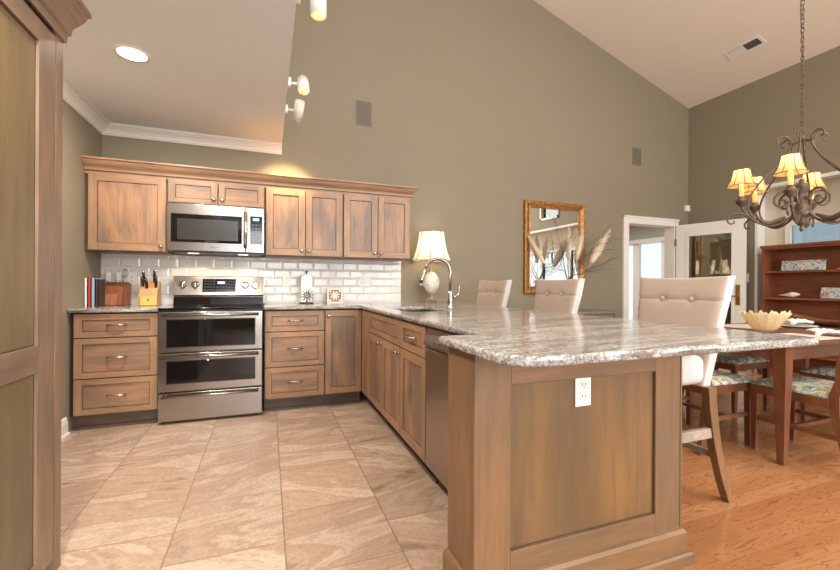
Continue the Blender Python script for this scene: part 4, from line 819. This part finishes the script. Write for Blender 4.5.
# ============================================================ bar stools (face -Y locally, turned to face -X)
def make_stool():
    l = root('bar_stool', '', 'stool')
    m = MB(); m.box(-.235, .235, -.24, .14, .615, .765, 0, bev=.045, seg=4, smooth=True); m.build('seat', 'linen_white', l)
    # upholstered back with two tuft buttons and one seam
    def back_y(z): return .15 + max(0, z - .62) * .20 + .00
    nx, nz = 36, 60; z0, z1 = .60, 1.148; tk = .056; m = MB(); F = []; 
    bt = [(-.085, 1.035), (.085, 1.035)]
    def wdt(z): t = (z - z0) / (z1 - z0); return .205 + .05 * t
    for j in range(nz + 1):
        rw = []
        for i in range(nx + 1):
            u = i / nx * 2 - 1; t = j / nz; z = z0 + (z1 - z0) * t + .008 * (abs(u) ** 2) * t; w = wdt(z); x = u * w
            edge = min(1, (1 - abs(u)) * 7) * min(1, (1 - t) * 8 + .0); y = back_y(z) - .012 * (max(edge, 0) ** .5)
            y += .02 * u * u * 0 - .0
            for bx, bz in bt: y += .012 * math.exp(-((x - bx) ** 2 + (z - bz) ** 2) / .0010)
            y += .007 * math.exp(-((z - 1.035) ** 2) / .00010)
            rw.append(m._v((x, y, z)))
        F.append(rw)
    for j in range(nz):
        for i in range(nx): f = m.bm.faces.new((F[j][i], F[j][i + 1], F[j + 1][i + 1], F[j + 1][i])); f.smooth = True; f.material_index = 0
    def loop(F): return [F[0][i] for i in range(nx)] + [F[j][nx] for j in range(nz)] + [F[nz][i] for i in range(nx, 0, -1)] + [F[j][0] for j in range(nz, 0, -1)]
    lp = loop(F); prev = lp
    for dy, sc in ((.008, 1.012), (.05, 1.012), (tk, .985)):
        cur = [m._v((v.co.x * sc, v.co.y + dy - 0, z0 + (v.co.z - z0) * (1 + (sc - 1) * .4))) for v in lp]
        for k in range(len(lp)): f = m.bm.faces.new((prev[k], prev[(k + 1) % len(lp)], cur[(k + 1) % len(lp)], cur[k])); f.smooth = True; f.material_index = 1
        prev = cur
    f = m.bm.faces.new(prev); f.material_index = 1
    bk = m.build('backrest', ['linen', 'linen_white'], l)
    m = MB(); pts = []
    for i in range(41):
        x = (i / 20 - 1) * wdt(1.035) * .985; yy = back_y(1.035) - .012 * min(1, (1 - abs(i / 20 - 1)) * 7) ** .5 + .0065
        for bx, bz in bt: yy += .012 * math.exp(-((x - bx) ** 2) / .0010)
        pts.append((x, yy, 1.035))
    m.tube(pts, .0016, 5); m.build('seam', 'seam_thread', bk)
    for bx, bz in bt:
        m = MB(); m.lathe([(.014, 0), (.013, -.005), (.007, -.009), (0, -.010)], (bx, back_y(bz) - .001, bz), 14, 0, 'y', cap=False); m.build('button', 'linen', bk)
    for s in (-1, 1):
        m = MB(); x = s * .215
        for (a, b) in (((.62, .155, .195), (.0, .33, .36)),):
            pts = [(.60, .150, .204), (.50, .160, .214), (.40, .176, .228), (.30, .198, .247), (.20, .227, .272), (.10, .262, .302), (0, .305, .338)]
            for (za, ya, yb), (zb, yc, yd) in zip(pts, pts[1:]):
                m.prism([(ya, za), (yb, za), (yd, zb), (yc, zb)], x - .02, x + .02, 'x')
        m.build('leg', 'stoolwood', l, bevel=.002)
        m = MB(); m.prism([(-.215, .62), (-.175, .62), (-.185, 0), (-.215, 0)], x - .02, x + .02, 'x'); m.build('leg', 'stoolwood', l, bevel=.002)
        m = MB(); m.box(x - .012, x + .012, -.19, .215, .345, .395); m.build('stretcher', 'stoolpale', l, bevel=.002)
    m = MB(); m.box(-.21, .21, -.215, -.185, .24, .275); m.build('footrest', 'stoolpale', l, bevel=.002)
    m = MB(); m.box(-.21, .21, .225, .245, .23, .262); m.build('stretcher', 'stoolpale', l, bevel=.002)
    m = MB(); m.box(-.15, .15, -.15, .1, .60, .625); m.build('seat_rail', 'stoolwood', l)
    return l
st = make_stool(); SG = 'tufted bar stools along the peninsula'
for i, (x, y, lab, rz) in enumerate([(3.275, -2.715, 'tufted beige bar stool nearest the viewer, beside the glass bowl', -90), (3.29, -1.66, 'tufted beige bar stool in front of the gilded mirror', -90), (3.30, -.67, 'tufted beige bar stool farthest away, between faucet and mirror', -86)]):
    s_ = st if i == 0 else copy_tree(st)
    s_.location = (x, y, 0); s_.rotation_euler.z = R(rz); tag(s_, lab, 'stool', SG)
# ============================================================ dining set
TX0, TX1, TY0, TY1 = 4.30, 6.48, -2.83, -1.80
l = root('dining_table', 'long reddish wooden dining table with tapered legs behind the peninsula', 'table', ((TX0 + TX1) / 2, (TY0 + TY1) / 2, 0)); a, b = (TX1 - TX0) / 2, (TY1 - TY0) / 2
m = MB(); m.box(-a, a, -b, b, .735, .76, bev=.005); m.build('table_top', 'walnut_h', l)
m = MB(); m.box(-a + .07, a - .07, -b + .05, -b + .07, .65, .735); m.box(-a + .07, a - .07, b - .07, b - .05, .65, .735); m.box(-a + .05, -a + .07, -b + .07, b - .07, .65, .735); m.box(a - .07, a - .05, -b + .07, b - .07, .65, .735); m.build('apron', 'walnut_h', l)
for sx in (-1, 1):
    for sy in (-1, 1):
        m = MB(); cx_, cy_ = sx * (a - .07), sy * (b - .07); A = [m._v((cx_ + p * .036, cy_ + q * .036, z)) for z in (.60, .735) for p, q in ((-1, -1), (1, -1), (1, 1), (-1, 1))]; B = [m._v((cx_ + p * .019, cy_ + q * .019, 0)) for p, q in ((-1, -1), (1, -1), (1, 1), (-1, 1))]
        for k in range(4): k2 = (k + 1) % 4; m.bm.faces.new((A[k], A[k2], A[4 + k2], A[4 + k])); m.bm.faces.new((B[k], B[k2], A[k2], A[k]))
        m.bm.faces.new(A[4:]); m.bm.faces.new(B[::-1]); m.build('leg', 'walnut', l, bevel=.002)
def make_chair():   # faces +Y locally
    l = root('dining_chair', '', 'chair')
    m = MB(); nx = 12; n2 = 12; G = []
    for j in range(n2 + 1):
        rw = []
        for i in range(nx + 1):
            u = i / nx * 2 - 1; v = j / n2 * 2 - 1; w = .225 + .012 * v; rw.append(m._v((u * w, v * .225, .452 + .035 * ((1 - u ** 6) * (1 - v ** 6)) ** .5)))
        G.append(rw)
    for j in range(n2):
        for i in range(nx): f = m.bm.faces.new((G[j][i], G[j][i + 1], G[j + 1][i + 1], G[j + 1][i])); f.smooth = True
    lp = [G[0][i] for i in range(nx)] + [G[j][nx] for j in range(n2)] + [G[n2][i] for i in range(nx, 0, -1)] + [G[j][0] for j in range(n2, 0, -1)]
    lo = [m._v((v.co.x, v.co.y, .442)) for v in lp]
    for k in range(len(lp)): m.bm.faces.new((lp[k], lp[(k + 1) % len(lp)], lo[(k + 1) % len(lp)], lo[k]))
    m.bm.faces.new(lo); m.build('seat', 'floral_seat', l)
    m = MB()
    for s in (-1, 1): m.box(s * .215 - .012, s * .215 + .012, -.22, .22, .385, .442)
    m.box(-.215, .215, .2, .225, .385, .442); m.box(-.205, .205, -.225, -.2, .385, .442); m.build('seat_frame', 'walnut', l, bevel=.002)
    for s in (-1, 1):
        m = MB(); m.prism([(.185, .44), (.228, .44), (.222, 0), (.196, 0)], s * .212 - .018, s * .212 + .018, 'x'); m.build('leg', 'walnut', l, bevel=.002)
        m = MB(); cs = [(-.30, 0, .028), (-.262, .2, .034), (-.235, .36, .042), (-.232, .46, .048), (-.262, .55, .050), (-.262, .66, .042), (-.285, .80, .036), (-.33, .95, .028)]
        [m.prism([(p[0], p[1]), (p[0] + p[2], p[1]), (q[0] + q[2], q[1]), (q[0], q[1])], s * .212 - .015, s * .212 + .015, 'x') for p, q in zip(cs, cs[1:])]; m.build('leg', 'walnut', l)
        m = MB(); m.box(s * .212 - .009, s * .212 + .009, -.235, .2, .205, .232); m.build('stretcher', 'walnut', l)
    m = MB(); m.box(-.205, .205, -.012, .012, .208, .229); m.build('stretcher', 'walnut', l)
    m = MB()
    for z, y in ((.90, -.302), (.62, -.242)): m.box(-.2, .2, y, y + .022, z - .04, z + .04, bev=.004)
    for k in range(3): x = -.1 + k * .1; m.tube([(x, -.231, .64), (x, -.291, .88)], .010, 6, flat=2)
    m.build('backrest', 'walnut', l)
    return l
ch = make_chair(); CG = 'floral-seated dining chairs around the dining table'
for i, (x, y, rz, lab) in enumerate([(4.71, -2.745, 0, 'floral-seated wooden dining chair beside the nearest table leg, cut by the frame edge'), (4.32, -2.265, -90, 'floral-seated dining chair at the left end of the table, behind the near stool'), (5.32, -1.82, 180, 'floral-seated dining chair on the far side of the table'), (5.52, -2.62, 0, 'second floral-seated dining chair on the near side, toward the bookcase')]):
    c_ = ch if i == 0 else copy_tree(ch)
    c_.location = (x, y, 0); c_.rotation_euler.z = R(rz); tag(c_, lab, 'chair', CG)
# on the table
ZTB = .7602
l = root('glass_bowl', 'frilly amber glass bowl with a ruffled rim on the dining table', 'bowl', (4.965, -2.33, ZTB + .003))
def ruf(a, h):
    k = max(0, (h - .05) / .1); return (.035 * k * sin(15 * a + .5) + .02 * k * sin(27 * a), .011 * k * sin(13 * a) + .008 * k * sin(29 * a + 1) + .012 * k * sin(a + 3.6))
m = MB(); m.lathe([(.045, 0), (.065, .006), (.086, .03), (.112, .075), (.134, .115), (.15, .142), (.145, .144), (.126, .112), (.104, .075), (.078, .034), (.05, .014), (0, .012)], n=110, cap=False, ruffle=ruf); m.build('bowl', 'bowl_glass', l)
mats_ = [(4.78, -2.63, 0, 'placemat on the near side close to the left table end'), (5.48, -2.63, 0, 'placemat on the near side further right'), (5.24, -2.03, 0, 'placemat on the far side behind the glass bowl'), (4.52, -2.31, 90, 'placemat at the left end of the table'), (6.0, -2.03, 0, 'placemat on the far side toward the bookcase')]
for x, y, rz, lab in mats_:
    m = MB(); m.box(-.22, .22, -.155, .155, 0, .004, bev=.0015); o = m.build('placemat', 'placemat'); o.location = (x, y, ZTB); o.rotation_euler = (0, 0, R(rz)); tag(o, 'beige ' + lab, 'placemat', 'beige placemats on the dining table')
def napkin(x, y, z, lab, s=1):
    m = MB()
    for k in range(7):
        a = -1.1 + k * .37; m.tube(smoothpts([(0, 0, .012), (.05 * s * cos(a), .05 * s * sin(a), .03 + .008 * (k % 2)), (.11 * s * cos(a), .11 * s * sin(a), .012 + .012 * ((k + 1) % 2))], 4), [.008, .010, .013, .016, .018, .018, .016, .012, .005], 8, flat=.6)
    m.tube([(-.035, 0, .008), (-.01, 0, .014), (.01, 0, .014)], [.012, .015, .012], 8); o = m.build('napkin', 'napkin'); o.location = (x, y, z); tag(o, lab, 'napkin', 'white fanned napkins on the dining table')
napkin(5.02, -2.64, ZTB + .0045, 'white fanned napkin on the nearest placemat'); napkin(5.60, -2.20, ZTB + .0245, 'white fanned napkin lying on the plate', 1.1)
m = MB(); m.lathe([(.07, 0), (.09, .004), (.15, .016), (.152, .019), (.09, .010), (0, .009)], n=36, cap=False); o = m.build('plate', 'ceramic'); o.location = (5.60, -2.20, ZTB + .001); tag(o, 'white plate under a napkin near the table centre', 'plate')
l = root('wooden_tray', 'shallow curved wooden dish with raised pointed ends on the table', 'dish', (5.98, -2.24, ZTB + .001)); m = MB(); N = 24; A = []
for i in range(N + 1):
    t = i / N * 2 - 1; w = .12 * (1 - t * t) ** .6 + .004; h = .035 + .055 * t * t; A.append([m._v((t * .06, t * .26, h - .02 if q else h)) if False else m._v((q * w, t * .26, .006 + .05 * t * t + abs(q) ** 2 * .045)) for q in (-1, -.6, -.2, .2, .6, 1)])
for i in range(N):
    for k in range(5): f = m.bm.faces.new((A[i][k], A[i][k + 1], A[i + 1][k + 1], A[i + 1][k])); f.smooth = True
o = m.build('dish', 'walnut', l); sd = o.modifiers.new('solid', 'SOLIDIFY'); sd.thickness = .008; sd.offset = 1
# bookcase
l = root('bookcase', 'reddish wooden open bookcase standing in the window bay', 'bookcase', (7.2, -1.65, 0)); W_ = .6; D = .26; H = 1.615
m = MB()
m.box(0, D, W_ - .025, W_, 0, H - .03, 0); m.build('side_panel', 'shelfwood_v', l, bevel=.002); m = MB(); m.box(0, D, -W_, -W_ + .025, 0, H - .03, 0); m.build('side_panel', 'shelfwood_v', l, bevel=.002)
m = MB(); m.box(D - .012, D, -W_ + .025, W_ - .025, .06, H - .03); m.build('back_panel', 'shelfwood_h', l)
m = MB(); m.box(-.02, D + .005, -W_ - .015, W_ + .015, H - .03, H); m.box(-.008, .0, -W_ , W_, H - .055, H - .03); m.build('top', 'shelfwood_h', l, bevel=.003)
for z in (1.275, .95, .62, .29): m = MB(); m.box(.005, D - .012, -W_ + .025, W_ - .025, z, z + .022); m.build('shelf', 'shelfwood_h', l, bevel=.002)
m = MB(); m.box(.01, D, -W_ + .025, W_ - .025, 0, .08); m.build('plinth', 'shelfwood_h', l)
def pbox(label, y0, y1, z, h, x=7.27):
    m = MB(); m.box(-.012, .012, y0 - (y0 + y1) / 2, y1 - (y0 + y1) / 2, 0, h, bev=.004); o = m.build('decorative_panel', 'floral_box'); o.location = (x, (y0 + y1) / 2, z); o.rotation_euler = (0, R(8), 0); tag(o, label, 'decorative panel', 'blue floral panels in the bookcase')
pbox('long blue floral panel on the top bookcase shelf', -1.64, -1.22, 1.2995, .12); pbox('blue floral panel on the middle bookcase shelf at the frame edge', -2.05, -1.60, .9745, .125)
def shell(label, x, y, z, s):
    m = MB(); pts = [(0, -.13 + .26 * t, .03 + .018 * t) for t in [k / 12 for k in range(13)]]; rr = [.004, .006, .009, .013, .018, .024, .03, .036, .04, .036, .026, .016, .004]
    m.tube([(p[0] * s, p[1] * s, p[2] * s) for p in pts], [r * s for r in rr], 12)
    for k in range(6): a = k * 1.05; m.tube([(0, .03 * s, .045 * s), (.03 * s * cos(a), (.035 + .0) * s, (.045 + .038 * sin(a)) * s)], [.014 * s, .003 * s], 6)
    o = m.build('seashell', 'shell'); o.location = (x, y, z); o.rotation_euler = (0, 0, R(180)); tag(o, label, 'seashell'); return o
shell('whitish conch shell on the middle bookcase shelf', 7.29, -1.29, .969 + .006, .85)
s2 = shell('small pale starfish-like shell at the right of the top bookcase shelf', 7.27, -1.78, 1.2985 + .002, .3)
# ============================================================ chandelier
CX, CY = 5.234, -2.426
ccz = zc(CX); l = root('chandelier', 'bronze scroll-arm chandelier with small lit fabric shades above the dining table', 'chandelier', (CX, CY, 1.53))
m = MB(); m.lathe([(q_[0] * .82, q_[1]) for q_ in [(0, 0), (.012, .008), (.020, .025), (.010, .04), (.028, .055), (.050, .075), (.038, .10), (.06, .115), (.072, .135), (.066, .15), (.045, .165), (.06, .185), (.05, .21), (.03, .225), (.026, .25), (.04, .262), (.04, .275), (.028, .29), (.045, .31), (.052, .35), (.055, .36), (.03, .372), (.018, .385), (.022, .40), (.0, .415)]], n=20, cap=False); m.build('centre_column', 'antique', l)
chn = MB(); z = .80; k = 0
chn.lathe([(.012, .70), (.02, .72), (.02, .735), (.012, .75)], n=12); chn.tube([(.032 * cos(t * pi / 8), 0, .775 + .032 * sin(t * pi / 8)) for t in range(16)], .005, 6, closed=True)
top = ccz - 1.53 - .06
while z < top:
    pts = [(.011 * cos(t * pi / 6), 0, z + .024 * sin(t * pi / 6)) for t in range(12)]
    if k % 2: pts = [(0, p[0], p[2]) for p in pts]
    chn.tube(pts, .0032, 5, closed=True); z += .036; k += 1
chn.tube(smoothpts([(0, .01, .75), (.012, 0, 1.2), (-.01, .01, 1.8), (.01, 0, 2.4), (0, 0, top)], 8), .0028, 5); chn.build('chain', 'antique', l)
m = MB(); m.lathe([(.07, ccz - 1.53 + .01), (.07, ccz - 1.53 - .02), (.03, ccz - 1.53 - .05), (.008, ccz - 1.53 - .07)], n=24); m.build('ceiling_canopy', 'antique', l)
Rr = .38
shp = [(.098, 0), (.088, .015), (.074, .04), (.064, .07), (.057, .10), (.053, .13)]
protos = []
for i in range(6):
    # angle measured in world: view-lateral axis at 38 + 60 i degrees, turned by the camera heading
    a = R(38 + 60 * i - 20.53); ux, uy = cos(a), sin(a)
    def q(r, z): return (r * ux, r * uy, z)
    m = MB(); pts = smoothpts([q(.035, .16), q(.10, .09), q(.19, .055), q(.28, .09), q(.335, .14), q(Rr, .215), q(Rr + .0, .22)], 5)
    m.tube(pts, .0085, 8)
    m.tube(smoothpts([q(.34, .145), q(.40, .165), q(.455, .15), q(.475, .115), q(.455, .085), q(.43, .09), q(.432, .11)], 5), [.008] * 10 + [.007] * 12 + [.006] * 9, 7)
    m.tube(smoothpts([q(.045, .24), q(.07, .30), q(.12, .315), q(.165, .28), q(.165, .225), q(.125, .20), q(.095, .225), q(.11, .255), q(.13, .25)], 5), [.008] * 41, 7)
    m.tube(smoothpts([q(.10, .12), q(.20, .075), q(.27, .11)], 4), [.008, .012, .016, .017, .018, .017, .016, .012, .008], 8)
    arm = m.build('arm', 'antique', l)
    if i % 1 == 0:
        m = MB(); pts = smoothpts([q(.28, .09), q(.335, .19), q(.325, .29), q(.25, .42), q(.16, .52), q(.095, .61), q(.070, .68), q(.08, .73), q(.115, .75), q(.15, .73), q(.148, .70), q(.128, .70)], 5)
        m.tube(pts, [.0075 if k < 45 else .0065 for k in range(len(pts))], 7); m.tube([q(.02, .70), q(.09, .69)], .006, 6)
        m.build('upper_scroll', 'antique', l) if i in (0, 1, 2, 3, 4, 5) else None
    m = MB(); m.lathe([(.012, .215), (.018, .225), (.036, .245), (.040, .262), (.044, .268), (.030, .272), (.024, .29), (.022, .30)], (Rr * ux, Rr * uy, 0), 16); cup = m.build('candle_cup', 'antique', arm)
    m = MB(); m.lathe([(.0165, .295), (.0165, .395)], (Rr * ux, Rr * uy, 0), 14); m.build('candle_sleeve', 'candle', arm)
    m = MB(); m.lathe([(.008, .395), (.014, .42), (.008, .455), (0, .47)], (Rr * ux, Rr * uy, 0), 12, cap=False); m.build('bulb', 'bulb', arm)
    m = MB(); m.lathe([(r, .385 + h) for r, h in shp], (Rr * ux, Rr * uy, 0), 28, cap=False); sh = m.build('lamp_shade', 'shade_candle', arm)
    m = MB()
    for k in range(8): b = k * pi / 4; m.tube([(Rr * ux + (r + .001) * cos(b), Rr * uy + (r + .001) * sin(b), .385 + h) for r, h in shp], .003, 4)
    for r, h in ((shp[0]), (shp[-1])): m.tube([(Rr * ux + r * cos(k * pi / 12), Rr * uy + r * sin(k * pi / 12), .385 + h) for k in range(24)], .0028, 5, closed=True)
    m.build('shade_trim', 'trim_brown', sh)
    pl = bpy.data.lights.new('candle_bulb', 'POINT'); pl.energy = .9; pl.color = (1, .74, .44); pl.shadow_soft_size = .015; po = bpy.data.objects.new('candle_bulb', pl); COL.objects.link(po); po.parent = arm; po.location = (Rr * ux, Rr * uy, .485)
